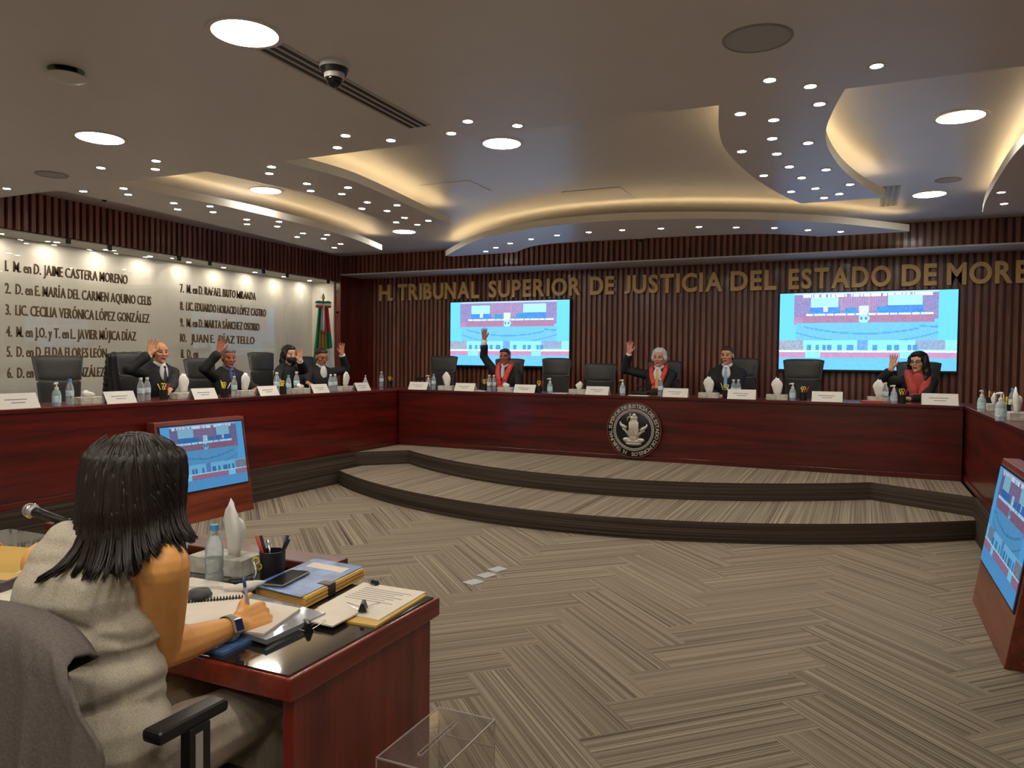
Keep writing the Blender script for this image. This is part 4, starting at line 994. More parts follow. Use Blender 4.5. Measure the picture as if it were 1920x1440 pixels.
# ================================================================ things on the benches
m_gel = mat('clear_gel', (0.62, 0.78, 0.86), 0.12, trans=0.55, ior=1.3); m_water = mat('water_bottle_plastic', (0.80, 0.90, 0.94), 0.1, trans=0.75, ior=1.2)
m_cap_b = mat('blue_cap', (0.07, 0.33, 0.60), 0.4); m_label = mat('bottle_label', (0.55, 0.72, 0.85), 0.5, noise_amt=0.35, noise_scale=50); m_paper = mat('white_paper', (0.74, 0.71, 0.66), 0.8, noise_amt=0.04, noise_scale=12)
m_tissue = mat('tissue_paper', (0.80, 0.78, 0.73), 0.9); m_tbox = mat('tissue_box_card', (0.50, 0.48, 0.42), 0.7, noise_amt=0.35, noise_scale=22); m_yel = mat('yellow_plastic', (0.75, 0.62, 0.05), 0.4); m_redp = mat('red_plastic', (0.55, 0.05, 0.03), 0.4)
m_card = mat('white_card', (0.70, 0.67, 0.62), 0.7); m_ink = mat('grey_ink', (0.25, 0.25, 0.27), 0.8)
protos = {}
def put(kind, make, loc, rotz, label, cat, scale=1.0):
    if kind not in protos: o = make(); protos[kind] = o; o.location = loc; o.rotation_euler.z = rotz; tag(o, label, cat)
    else: o = dup(protos[kind], loc, rotz, label)
    o.scale = (scale, scale, scale); return o
def mk_sanitizer():
    t = thing('hand_sanitizer', 'x', 'x'); q = MB(); q.lathe([(0, 0), (0.032, 0), (0.034, 0.01), (0.034, 0.10), (0.026, 0.125), (0.014, 0.135), (0, 0.135)], 18); autosmooth(q.build('bottle', m_gel, t))
    q = MB(); q.lathe([(0.0345, 0.03), (0.0348, 0.031), (0.0348, 0.085), (0.0345, 0.086)], 18, loop=True); q.build('label', m_label, t)
    q = MB(); q.lathe([(0, 0.135), (0.016, 0.135), (0.016, 0.155), (0.006, 0.157), (0.006, 0.180), (0, 0.180)], 14); q.tube([(0.012, 0, 0.186), (-0.012, 0, 0.188), (-0.040, 0, 0.182)], [0.010, 0.009, 0.006], 8); autosmooth(q.build('pump', m_white, t)); return t
def mk_bottle():
    t = thing('water_bottle', 'x', 'x'); q = MB(); q.lathe([(0, 0.004), (0.02, 0.0), (0.030, 0.006), (0.031, 0.05), (0.028, 0.06), (0.031, 0.07), (0.031, 0.14), (0.022, 0.175), (0.0135, 0.19), (0.0135, 0.205), (0, 0.205)], 18); autosmooth(q.build('bottle', m_water, t), 50)
    q = MB(); q.lathe([(0.0312, 0.08), (0.0318, 0.081), (0.0318, 0.125), (0.0312, 0.126)], 18, loop=True); q.build('label', m_label, t)
    q = MB(); q.lathe([(0, 0.203), (0.0155, 0.203), (0.0155, 0.222), (0, 0.223)], 14); autosmooth(q.build('cap', m_white, t)); return t
def mk_bottle_b():
    t = mk_bottle(); t.children[-1].data = t.children[-1].data.copy(); [c for c in t.children if c.name.startswith('cap')][0].data.materials.clear(); [c for c in t.children if c.name.startswith('cap')][0].data.materials.append(m_cap_b); return t
def tissue_mesh(h, w, seed):
    q = MB(); rnd = random.Random(seed); n = 12; vs = []; fs = []
    prof = [(0.55, 0.0), (0.75, 0.2), (0.95, 0.45), (0.98, 0.65), (0.8, 0.85), (0.48, 0.97), (0.12, 0.90)]
    for r, z in prof:
        for k in range(n):
            a = 2*PI*k/n; f = 1+0.28*math.sin(3*a+seed+z*2)+0.14*rnd.uniform(-1, 1)
            vs.append((r*w*f*math.cos(a), r*w*0.5*f*math.sin(a), z*h*(1+0.24*math.sin(a+seed*1.7)*z+0.05*math.sin(5*a)*z)))
    for j in range(len(prof)-1):
        for k in range(n): fs.append((j*n+k, j*n+(k+1) % n, (j+1)*n+(k+1) % n, (j+1)*n+k))
    fs.append(tuple(range((len(prof)-1)*n, len(prof)*n))); fs.append(tuple(range(n-1, -1, -1)))
    q.add(vs, fs); return q
def mk_tissue(h, seed, w=0.042):
    def f():
        t = thing('tissue_box', 'x', 'x'); q = MB(); q.box(-0.115, 0.115, -0.058, 0.058, 0, 0.062); q.build('box', m_tbox, t, bevel=0.003)
        q = MB(); q.lathe([(0, 0.0621), (0.035, 0.0621), (0.035, 0.0625), (0, 0.0625)], 20, Matrix.Diagonal((1.5, 0.6, 1, 1))); q.build('slot', mat('slot_film', (0.45, 0.45, 0.45), 0.3), t)
        tissue_mesh(h, w, seed).build('tissue', m_tissue, t, smooth=True).location = (0, 0, 0.062); return t
    return f
def mk_card():
    t = thing('name_card', 'x', 'x'); L, hh, d = 0.15, 0.105, 0.055
    q = MB(); q.add([(-L, -d, 0), (L, -d, 0), (L, 0, hh), (-L, 0, hh), (-L, -d+0.004, 0), (L, -d+0.004, 0), (L, 0, hh-0.006), (-L, 0, hh-0.006)], [(0, 1, 2, 3), (5, 4, 7, 6), (0, 4, 5, 1), (0, 3, 7, 4), (1, 5, 6, 2)])
    q.add([(-L, d, 0), (L, d, 0), (L, 0, hh), (-L, 0, hh), (-L, d-0.004, 0), (L, d-0.004, 0), (L, 0, hh-0.006), (-L, 0, hh-0.006)], [(1, 0, 3, 2), (4, 5, 6, 7), (4, 0, 1, 5), (3, 0, 4, 7), (5, 1, 2, 6)])
    q.build('folded_card', m_card, t)
    q = MB()
    for k, (a, c) in enumerate(((-0.09, 0.07), (-0.05, 0.05))):
        z = 0.062-0.022*k; y = -d+d*z/hh-0.0012; q.box(a, c, y-0.0004, y+0.0004, z-0.003, z+0.003)
    q.build('print', m_ink, t); return t
def mk_cup(seed, cols):
    def f():
        t = thing('pencil_cup', 'x', 'x'); q = MB(); q.lathe([(0, 0), (0.038, 0), (0.040, 0.095), (0.037, 0.095), (0.035, 0.004), (0, 0.004)], 18); autosmooth(q.build('cup', m_black, t))
        rnd = random.Random(seed)
        for k, c in enumerate(cols):
            a = 2*PI*k/len(cols)+seed; q = MB(); q.tube([(0.010*math.cos(a), 0.010*math.sin(a), 0.01), (0.035*math.cos(a), 0.035*math.sin(a), 0.10), (0.06*math.cos(a), 0.06*math.sin(a), 0.165+rnd.uniform(-.015, .02))], [0.0045, 0.0048, 0.0035], 7); q.build('pen', c, t, smooth=True)
        q = MB()
        for s_ in (-1, 1):
            q.tube([(0, 0, 0.03), (s_*0.012, 0.006, 0.12)], 0.004, 6); q.tube([(s_*0.012+0.014*math.cos(a), 0.006, 0.138+0.018*math.sin(a)) for a in [2*PI*i/10 for i in range(11)]], 0.004, 6)
        q.build('scissors', m_yel, t, smooth=True); return t
    return f
mk = {'san': mk_sanitizer, 'bot': mk_bottle, 'botb': mk_bottle_b, 'tis': mk_tissue(0.085, 1), 'tall': mk_tissue(0.16, 2, 0.055), 'low': mk_tissue(0.05, 3, 0.05), 'card': mk_card,
      'cup': mk_cup(0.4, [m_redp, m_yel, m_black, m_redp]), 'cupy': mk_cup(1.2, [m_yel, m_yel, m_white])}
CAT = {'san': 'sanitizer', 'bot': 'bottle', 'botb': 'bottle', 'tis': 'tissue box', 'tall': 'tissue box', 'low': 'tissue box', 'card': 'name card', 'cup': 'pencil cup', 'cupy': 'pencil cup'}
def on_left(px, kind, depth, label, da=0.0, s=1.0):
    x = XL-depth; p = PX(px, 745, x); put(kind, mk[kind], (x, p.y, ZB), PI/2+da, label, CAT[kind], s)
def on_back(px, kind, depth, label, da=0.0, s=1.0):
    y = YB+depth; p = PY(px, 742, y); put(kind, mk[kind], (p.x, y, ZB), da, label, CAT[kind], s)
def on_right(px, py, kind, label, da=0.0, s=1.0):
    p = PZ(px, py, ZB); put(kind, mk[kind], (p.x, p.y, ZB), -PI/2+da, label, CAT[kind], s)
L_ = on_left
L_(28, 'card', 0.10, 'white name card at the left edge of the view on the left bench', 0.05, 1.12); L_(106, 'san', 0.12, 'hand sanitizer in front of the empty chair on the left bench', 0.5); L_(131, 'botb', 0.12, 'blue-capped water bottle in front of the empty left chair')
L_(166, 'low', 0.16, 'tissue box between the blue-capped bottle and the balding person\'s card'); L_(222, 'card', 0.10, 'white name card in front of the coat-draped chair')
L_(264, 'bot', 0.10, 'water bottle in front of the balding person, left of a pair'); L_(276, 'bot', 0.17, 'water bottle in front of the balding person, right of a pair'); L_(307, 'cup', 0.28, 'pencil cup with red and yellow pens before the balding person')
L_(343, 'tall', 0.22, 'tissue box with tall tissue between the balding and grey-haired persons'); L_(380, 'card', 0.10, 'white name card left of the grey-haired person'); L_(421, 'cupy', 0.13, 'pencil cup with yellow pens in front of the grey-haired person')
L_(439, 'bot', 0.10, 'single water bottle in front of the grey-haired person'); L_(459, 'tall', 0.20, 'tissue box with round tissue right of the grey-haired person'); L_(500, 'card', 0.10, 'white name card in front of the empty chair between two left-bench people')
L_(519, 'bot', 0.20, 'tall water bottle left of the pencil cup before the masked person', 0, 1.15); L_(531, 'cupy', 0.14, 'pencil cup with yellow pens before the masked person'); L_(541, 'botb', 0.10, 'blue-capped bottle right of the pencil cup before the masked person'); L_(556, 'bot', 0.34, 'water bottle behind the others, by the masked person', 0, 1.15)
L_(563, 'low', 0.14, 'tissue box between the masked person and the one in glasses'); L_(597, 'card', 0.10, 'white name card in front of the person in glasses'); L_(620, 'bot', 0.10, 'left bottle of the pair before the person in glasses'); L_(628, 'bot', 0.15, 'right bottle of the pair before the person in glasses')
L_(648, 'tall', 0.20, 'tissue box with tall tissue at the far end of the left bench'); L_(677, 'card', 0.10, 'white name card at the far end of the left bench'); L_(685, 'san', 0.36, 'hand sanitizer at the far end of the left bench', 0.6)
B_ = on_back
B_(715, 'bot', 0.50, 'lone water bottle in the corner where the benches meet', 0, 1.05); B_(730, 'cup', 0.60, 'pencil cup in the corner where the benches meet')
B_(786, 'card', 0.10, 'white name card at the left end of the back bench'); B_(803, 'san', 0.42, 'hand sanitizer behind the card at the left end of the back bench', 0.3); B_(813, 'botb', 0.12, 'blue bottle beside the first card on the back bench'); B_(838, 'tall', 0.12, 'tissue box with tall tissue at the left end of the back bench')
B_(873, 'card', 0.08, 'white name card below the left wall screen corner'); B_(908, 'cup', 0.22, 'dark pencil cup left of the bottles below the left screen'); B_(917, 'bot', 0.10, 'left bottle of the pair below the left wall screen'); B_(926, 'bot', 0.17, 'right bottle of the pair below the left wall screen')
B_(950, 'low', 0.12, 'tissue box in front of the person under the left wall screen'); B_(985, 'card', 0.08, 'white name card right of the person under the left screen'); B_(1010, 'cup', 0.12, 'pencil cup with scissors below the left screen\'s right corner'); B_(1031, 'san', 0.10, 'hand sanitizer in front of the chair right of the left screen', 0.2)
B_(1085, 'tis', 0.12, 'tissue box left of the grey-backed empty chair'); B_(1121, 'card', 0.08, 'white name card in front of the empty grey-backed chair'); B_(1167, 'san', 0.10, 'hand sanitizer above the emblem, left of the white-haired person', 0.1)
B_(1238, 'bot', 0.10, 'water bottle in front of the white-haired person'); B_(1267, 'card', 0.08, 'white name card right of the white-haired person'); B_(1329, 'tall', 0.14, 'tissue box left of the person in the blue tie')
B_(1361, 'cupy', 0.22, 'pencil cup with yellow pens before the person in the blue tie'); B_(1375, 'bot', 0.18, 'left bottle of the pair before the person in the blue tie'); B_(1384, 'bot', 0.26, 'right bottle of the pair before the person in the blue tie'); B_(1391, 'card', 0.08, 'white name card in front of the person in the blue tie', 0, 1.05)
B_(1457, 'tall', 0.12, 'tissue box left of the empty chair by the right screen'); B_(1486, 'san', 0.10, 'hand sanitizer before the empty chair by the right screen'); B_(1506, 'cup', 0.14, 'pencil cup before the empty chair by the right screen'); B_(1551, 'card', 0.08, 'white name card under the right wall screen, centre', 0, 1.05)
B_(1648, 'tall', 0.25, 'tissue box left of the person with long black hair'); B_(1660, 'bot', 0.10, 'water bottle before the person with long black hair'); B_(1676, 'san', 0.10, 'hand sanitizer before the person with long black hair'); B_(1691, 'cup', 0.12, 'pencil cup before the person with long black hair'); B_(1762, 'card', 0.08, 'white name card at the right end of the back bench', 0, 1.12)
on_right(1840, 772, 'san', 'hand sanitizer on the right bench, nearest the back corner', 0.3); on_right(1863, 770, 'tis', 'tissue box on the right bench, nearest the back corner'); on_right(1853, 762, 'cup', 'pencil cup on the right bench behind the sanitizer')
on_right(1876, 789, 'san', 'hand sanitizer on the right bench, nearer the camera', 0.9, 1.1); on_right(1898, 776, 'botb', 'blue-capped water bottle on the right bench'); on_right(1906, 788, 'tall', 'tissue box with tall tissue on the right bench')
on_right(1885, 780, 'cupy', 'pencil cup with yellow pens on the right bench')
# single things on the back bench
def sheet(px, w_, d_, depth, label, mt, th=0.004, da=0.0, name='paper_sheet'):
    p = PY(px, 742, YB+depth); q = MB(); q.box(-w_/2, w_/2, -d_/2, d_/2, 0, th); return tag(q.build(name, mt, None, loc=(p.x, YB+depth, ZB), rotz=da), label, 'paper')
sheet(898, 0.20, 0.14, 0.12, 'white sheet left of the bottles below the left screen', m_paper, 0.006, 0.2); sheet(1052, 0.21, 0.16, 0.13, 'white sheet right of the sanitizer on the back bench', m_paper, 0.006, -0.1)
sheet(1198, 0.24, 0.16, 0.12, 'white sheet in front of the microphone stand on the back bench', m_paper, 0.006, 0.05); sheet(1640, 0.26, 0.18, 0.16, 'red folder at the left of the long-haired person', mat('red_folder', (0.45, 0.06, 0.05), 0.5), 0.02, 0.1, 'folder')
p = PY(1200, 738, YB+0.32); t = thing('desk_microphone', 'black conference microphone in front of the white-haired person', 'microphone', (p.x, YB+0.34, ZB))
q = MB(); q.box(-0.10, 0.10, -0.06, 0.06, 0, 0.045); q.build('base', m_black, t, bevel=0.012); q = MB(); q.tube([(0.03, 0.02, 0.04), (0.02, 0.03, 0.09), (-0.02, 0.05, 0.105)], 0.006, 8); q.build('gooseneck', m_black, t, smooth=True)
q = MB(); q.tube([(-0.02, 0.05, 0.105), (-0.06, 0.06, 0.11)], [0.012, 0.014], 10); q.build('mic_head', m_black, t, smooth=True)
p = PY(788, 712, YB+0.5); t = thing('desk_camera', 'small black camera on the left end of the back bench', 'camera', (p.x, YB+0.5, ZB))
q = MB(); q.lathe([(0, 0), (0.04, 0), (0.03, 0.015), (0.01, 0.02), (0.01, 0.12), (0, 0.12)], 16); autosmooth(q.build('stand', m_black, t)); q = MB(); q.box(-0.08, 0.05, -0.03, 0.03, 0.12, 0.165); q.build('body', m_black, t, bevel=0.008)

# ================================================================ flag in the recess
t = thing('national_flag', 'green, white and red flag with a bow on its pole, in the back left corner', 'flag', (-7.70, PX(606, 600, -7.70).y, ZD), -0.89)
m_gr = mat('flag_green', (0.02, 0.20, 0.10), 0.7); m_wh = mat('flag_white', (0.70, 0.69, 0.66), 0.7); m_rd = mat('flag_red', (0.50, 0.04, 0.05), 0.7); m_go = mat('flag_gold', (0.36, 0.22, 0.05), 0.6)
zt = PX(592, 566, -7.70).z-ZD
q = MB(); q.lathe([(0, 0), (0.16, 0), (0.15, 0.03), (0.03, 0.05), (0, 0.05)], 20); q.build('base', m_gold, t); q = MB(); q.tube([(0, 0, 0.04), (0, 0, zt+0.06)], 0.014, 10); q.build('pole', mat('pole_wood', (0.12, 0.06, 0.03), 0.4), t, smooth=True)
q = MB(); q.lathe([(0, 0), (0.025, 0.01), (0.02, 0.05), (0.006, 0.09), (0, 0.10)], 12); q.build('finial', m_gold, t, smooth=True).location = (0, 0, zt+0.05)
n, nz_ = 56, 24; vs = []; fs = []; mi = []
for j in range(nz_+1):
    s_ = j/nz_; z = zt-0.04-s_*1.45; hw = 0.075+0.16*s_**1.1
    for i in range(n+1):
        u = i/n*2-1; vs.append((0.03+0.045*math.cos(u*16+s_*1.5)*(0.5+0.6*s_), u*hw, z-0.10*s_*(1-u)))
for j in range(nz_):
    for i in range(n):
        fs.append((j*(n+1)+i, (j+1)*(n+1)+i, (j+1)*(n+1)+i+1, j*(n+1)+i+1)); s_ = (j+.5)/nz_; u = (i+.5)/n*2-1
        k = 0 if u < -0.35 else 1 if u < 0.28 else 2
        if 0.26 < s_ < 0.46 and -0.45 < u < 0.35: k = 3
        if s_ > 0.46: k = 0 if u < 0.25-(s_-0.46)*2.6 else 1
        if 0.30 < s_ <= 0.46 and k == 2: k = 0
        mi.append(k)
me = bpy.data.meshes.new('cloth'); me.from_pydata(vs, [], fs); [me.materials.append(x) for x in (m_gr, m_wh, m_rd, m_go)]; me.polygons.foreach_set('material_index', mi); me.polygons.foreach_set('use_smooth', [True]*len(fs))
o = bpy.data.objects.new('cloth', me); COL.objects.link(o); o.parent = t; sd = o.modifiers.new('s', 'SOLIDIFY'); sd.thickness = 0.003
for c, mt, dz in ((0, m_gr, 0.02), (1, m_wh, -0.012), (2, m_rd, -0.045)):
    q = MB()
    for k in (-1, 1): q.ell((0.08, k*0.062, zt-0.02+dz), (0.022, 0.062, 0.024), seg=12, rings=8)
    q.build('bow', mt, t, smooth=True)
q = MB(); q.tube([(0.085, 0.012, zt-0.03), (0.10, 0.010, zt-0.25), (0.105, 0.005, zt-0.46)], [0.025, 0.036, 0.04], 8, flat=0.3); q.build('ribbon_tail', m_wh, t, smooth=True)

# ================================================================ clerk's desk in the foreground
ZT = 0.78
t = thing('desk', 'reddish wooden desk with a black glass top in the foreground', 'desk', (-2.3, 1.78, 0))
def db(nm, x0, x1, y0, y1, z0, z1, mt, bev=0.003):
    q = MB(); q.box(x0+2.3, x1+2.3, y0-1.78, y1-1.78, z0, z1); return q.build(nm, mt, t, bevel=bev)
m_dsk_z = wood('desk_wood_upright', lin((88, 24, 18)), lin((132, 46, 34)), 'z', rough=0.3); m_dsk_y = wood('desk_wood_edge', lin((100, 30, 20)), lin((138, 50, 34)), 'y', rough=0.25)
m_btop = mat('black_glass', (0.010, 0.010, 0.011), 0.03, spec=0.9, coat=0.6)
db('top_edge', -3.45, -1.235, 1.42, 2.135, ZT-0.062, ZT-0.004, m_dsk_y, 0.005)
db('glass_top', -3.44, -1.25, 1.432, 2.12, ZT-0.0035, ZT, m_btop, 0.0015)
db('side_panel', -1.285, -1.25, 1.45, 2.10, 0.0, ZT-0.062, m_dsk_z); db('side_panel', -3.44, -3.405, 1.45, 2.10, 0.0, ZT-0.062, m_dsk_z)
db('modesty_panel', -3.405, -1.285, 2.02, 2.045, 0.12, ZT-0.062, m_dsk_z)
t = thing('console', 'low brown wooden console standing behind the foreground desk', 'console', (-2.6, 2.34, 0))
q = MB(); q.box(-0.82, 0.80, -0.075, 0.06, 0.745, ZT); q.build('top', wood('console_wood', lin((70, 28, 18)), lin((104, 48, 32)), 'x', rough=0.42, coat=0.1), t, bevel=0.006)
q = MB(); q.box(-0.80, 0.79, 0.03, 0.05, 0.0, 0.745); q.build('front_panel', m_dsk_z, t, bevel=0.003); q = MB(); q.box(0.77, 0.79, -0.06, 0.03, 0.0, 0.745); q.build('side_panel', m_dsk_z, t, bevel=0.003)

def quad_slab(name, pts, z0, z1, mt, label=None, cat=None, parent=None, bev=0.0):
    c = Vector((sum(p[0] for p in pts)/4, sum(p[1] for p in pts)/4, z0)) if not parent else Vector((0, 0, 0))
    q = MB(); q.prism([(p[0]-c.x, p[1]-c.y) for p in pts], z0-c.z, z1-c.z); o = q.build(name, mt, parent, loc=None if parent else c, bevel=bev)
    return tag(o, label, cat) if label else o
def Q(z, *pts): return [tuple(PZ(x, y, z)[:2]) for x, y in pts]
m_blue = mat('blue_folder_cover', lin((88, 122, 176)), 0.25, noise_amt=0.6, noise_scale=16); m_yen = mat('manila_paper', lin((220, 180, 96)), 0.7); m_wp = mat('desk_paper', lin((232, 221, 204)), 0.8, noise_amt=0.03)
m_txt = mat('print_grey', (0.30, 0.29, 0.28), 0.9)
# blue folder with its manila pages
t = thing('document_folder', 'thick blue patterned folder full of manila pages on the black desk', 'folder', (-1.67, 2.02, ZT))
fp = [(-1.775, 1.86), (-1.812, 2.215), (-1.588, 2.20), (-1.552, 1.83)]
L2 = lambda pts, c=(-1.67, 2.02): [(x-c[0], y-c[1]) for x, y in pts]
q = MB(); q.prism(L2([(-1.768, 1.868), (-1.803, 2.205), (-1.578, 2.192), (-1.540, 1.838)]), 0.003, 0.036); q.build('pages', m_yen, t)
for k in range(5):
    q = MB(); q.prism(L2([(-1.766, 1.866), (-1.801, 2.207), (-1.574-0.002*(k % 2), 2.194), (-1.536-0.003*(k % 2), 1.836)]), 0.006+k*0.006, 0.0075+k*0.006); q.build('page_edge', m_yen, t)
q = MB(); q.prism(L2(fp), 0.036, 0.039); q.build('cover', m_blue, t, bevel=0.001); q = MB(); q.prism(L2(fp), 0.0, 0.003); q.build('back_cover', m_blue, t)
q = MB(); q.prism(L2([(-1.77, 2.11), (-1.775, 2.165), (-1.61, 2.155), (-1.605, 2.10)]), 0.0392, 0.0398); q.build('paper_label', m_wp, t)
q = MB(); q.prism(L2([(-1.600, 1.965), (-1.602, 2.005), (-1.552, 2.003), (-1.548, 1.963)]), 0.002, 0.041); q.build('black_clip', m_black, t, bevel=0.002)
t = thing('mobile_phone', 'black mobile phone lying on the blue folder', 'phone', (-1.715, 1.955, ZT+0.0398), 0.17)
q = MB(); q.box(-0.037, 0.037, -0.085, 0.085, 0, 0.008); q.build('body', mat('phone_gold', (0.30, 0.25, 0.18), 0.3, metal=0.5), t, bevel=0.006); q = MB(); q.box(-0.034, 0.034, -0.082, 0.082, 0.008, 0.0088); q.build('screen', m_btop, t, bevel=0.0003)
# papers and envelope at the right
quad_slab('envelope', [(-1.525, 2.10), (-1.275, 2.115), (-1.252, 1.80), (-1.500, 1.79)], ZT, ZT+0.006, m_yen, 'yellow envelope under white papers at the right of the desk', 'envelope')
t = thing('paper_stack', 'white papers on the yellow envelope, held by a binder clip', 'paper', (-1.39, 1.96, ZT+0.0062))
q = MB(); q.prism(L2([(-1.53, 2.125), (-1.285, 2.128), (-1.268, 1.835), (-1.500, 1.845)], (-1.39, 1.96)), 0, 0.004); q.build('sheets', m_wp, t)
for k in range(7):
    q = MB(); q.box(-0.10, 0.08-0.02*(k % 3), 0.115-0.018*k, 0.119-0.018*k, 0.0041, 0.0045); q.build('print_line', m_txt, t)
quad_slab('paper_sheet', [(-1.482, 1.728), (-1.478, 1.890), (-1.350, 1.850), (-1.345, 1.722)], ZT+0.0115, ZT+0.016, m_wp, 'small folded white paper lying over the edge of the paper stack', 'paper')
def clip(loc, rz, label, s=1.0):
    t = thing('binder_clip', label, 'clip', loc, rz); M = Matrix.Scale(s, 4)
    q = MB(); q.prism([(-0.012, 0), (0.012, 0), (0.004, 0.022), (-0.004, 0.022)], -0.02, 0.02, M @ Matrix.Rotation(PI/2, 4, 'X')); q.build('clamp', m_black, t, bevel=0.001)
    for k in (-1, 1):
        q = MB(); q.tube([M @ Vector((k*0.01, -0.012, 0.004)), M @ Vector((k*0.045, -0.006, 0.018)), M @ Vector((k*0.045, 0.006, 0.018)), M @ Vector((k*0.01, 0.012, 0.004))], 0.0012, 6); q.build('wire_arm', m_chrome, t)
clip((-1.352, 1.875, ZT+0.0165), 0.5, 'black binder clip on the folded white paper', 1.1); clip((-1.418, 1.700, ZT), 0.9, 'black binder clip standing on the bare black desk top', 1.15); clip((-1.480, 2.118, ZT+0.0105), 1.4, 'small black binder clip at the top edge of the white papers', 0.7)
# spiral notebook, open, on a clear folder and a blue one
ZN = ZT+0.022
quad_slab('blue_file', [(-1.72, 1.455), (-1.74, 1.60), (-1.49, 1.60), (-1.485, 1.452)], ZT, ZT+0.008, m_blue, 'thin blue file under the notebook at the front of the desk', 'file')
quad_slab('plastic_folder', [(-1.92, 1.625), (-1.93, 1.86), (-1.425, 1.79), (-1.425, 1.545)], ZT+0.008, ZT+0.0215, mat('clear_plastic', (0.55, 0.58, 0.64), 0.08, trans=0.6), 'clear plastic folder with shiny edge under the notebook', 'folder')
t = thing('spiral_notebook', 'open spiral notebook the seated person writes in', 'notebook', (-1.72, 1.66, ZN))
NB = (-1.72, 1.66); sp0, sp1 = Vector((-1.885, 1.615)), Vector((-1.715, 1.775))
rp = [tuple(sp0), tuple(sp1), (-1.505, 1.775), (-1.452, 1.565), (-1.70, 1.525)]
q = MB(); q.prism(L2(rp, NB), 0, 0.006); q.build('right_pages', m_wp, t)
q = MB(); q.prism(L2([(-1.90, 1.625), (-1.73, 1.785), (-1.86, 1.865), (-2.04, 1.86), (-2.06, 1.72)], NB), 0, 0.007); q.build('left_pages', m_wp, t)
n = 26
for k in range(n):
    p = sp0.lerp(sp1, (k+.5)/n)-Vector(NB); dr = (sp1-sp0).normalized(); nr = Vector((-dr.y, dr.x)); q = MB()
    q.tube([(p.x+nr.x*0.009*math.cos(a)+nr.x*0.006, p.y+nr.y*0.009*math.cos(a)+nr.y*0.006, 0.004+0.0085*math.sin(a)+0.003) for a in [2*PI*i/8 for i in range(9)]], 0.0021, 5); q.build('spiral_ring', m_black, t, smooth=True)
for k in range(8):
    q = MB(); d = Vector((-0.17, -0.16)).normalized(); p = Vector((-1.84, 1.83))-Vector(NB)+Vector((-0.02, -0.011))*k*0.8; q.box(-0.05, 0.05, -0.001, 0.001, 0.0071, 0.0074, Matrix.Translation((p.x, p.y, 0)) @ Matrix.Rotation(0.15, 4, 'Z')); q.build('written_line', m_txt, t)
q = MB(); q.lathe([(0, 0), (0.036, 0), (0.038, 0.008), (0.030, 0.022), (0, 0.025)], 24); tag(autosmooth(q.build('round_case', mat('grey_case', (0.07, 0.07, 0.065), 0.5), loc=(-1.850, 1.715, ZN+0.0075)), 60), 'round grey case lying on the open notebook', 'case')
# torn tissue and black marker
q = tissue_mesh(0.035, 0.05, 5); o = q.build('crumpled_tissue', m_tissue, smooth=True, loc=(-1.78, 1.83, ZN+0.004), rotz=0.8); tag(o, 'torn piece of white tissue beside the spiral of the notebook', 'tissue')
o.data.transform(Matrix.Diagonal((1.2, 0.9, 0.8, 1)))
# bottle, tissue box, cup, glasses case
o = dup(protos['botb'], (-1.965, 1.885, ZT), 0.4, 'large half-full water bottle with a blue cap on the foreground desk'); o.scale = (0.95, 0.95, 0.95)
for c in list(o.children):
    if c.name.startswith('label'): bpy.data.objects.remove(c)
    elif c.name.startswith('bottle'):
        q = MB(); q.lathe([(0, 0.007), (0.027, 0.008), (0.0285, 0.05), (0.0262, 0.06), (0.0285, 0.07), (0.0285, 0.105), (0, 0.105)], 18); q.build('water', mat('still_water', (0.80, 0.88, 0.86), 0.05, trans=0.9, ior=1.33), o, smooth=False)
q = MB(); q.lathe([(0.0320, 0.12), (0.0324, 0.12), (0.0324, 0.17), (0.0320, 0.17)], 24, loop=True)
o = dup(protos['tall'], (-2.075, 2.045, ZT), 0.10, 'marbled tissue box with a tall tissue on the foreground desk'); o.scale = (1.0, 1.05, 1.0)
for c in o.children:
    if c.name.startswith('tissue'): c.scale = (1.0, 1.0, 1.05); c.location = (0.04, 0.0, 0.062); c.rotation_euler.z = -0.5
t = thing('pencil_cup', 'black wire pencil cup with pens and scissors on the foreground desk', 'pencil cup', (-1.845, 2.03, ZT))
q = MB(); q.lathe([(0, 0), (0.042, 0), (0.044, 0.105), (0.041, 0.105), (0.039, 0.004), (0, 0.004)], 24); autosmooth(q.build('cup', mat('black_wire_mesh', (0.012, 0.012, 0.014), 0.4), t))
for a, c, hh in ((3.6, m_redp, 0.155), (3.1, m_black, 0.150), (0.3, mat('navy_plastic', (0.01, 0.015, 0.05), 0.3), 0.160), (2.6, m_chrome, 0.13), (0.8, m_black, 0.14)):
    q = MB(); q.tube([(0.01*math.cos(a), 0.01*math.sin(a), 0.008), (0.036*math.cos(a), 0.036*math.sin(a), 0.10), (0.055*math.cos(a), 0.055*math.sin(a), hh)], [0.005, 0.0055, 0.006], 8); q.build('pen', c, t, smooth=True)
t = thing('scissors', 'scissors with yellow-green handles leaning on the black pencil cup', 'scissors', (-1.855, 1.955, ZT), 0.4)
for k in (-1, 1):
    q = MB(); q.tube([(k*0.004-0.01, -0.004+k*0.002, 0.006), (k*0.002, 0.012, 0.04), (-k*0.010, 0.025, 0.075)], 0.004, 6); q.build('blade', m_chrome, t)
    q = MB(); q.tube([(-k*0.004+0.011*math.cos(a), 0.024, 0.068+k*0.010+0.011*math.sin(a)) for a in [2*PI*i/12 for i in range(13)]], 0.0028, 6); q.build('handle', m_yel, t, smooth=True)
q = MB(); q.cap((0, 0, 0.018), 0.018, (0.05, 0.02, 0.02), 0.020); q.cap((0.05, 0.02, 0.018), 0.014, (0.095, 0.05, 0.014), 0.012); q.cap((-0.03, -0.02, 0.012), 0.012, (0, 0, 0.016), 0.014)
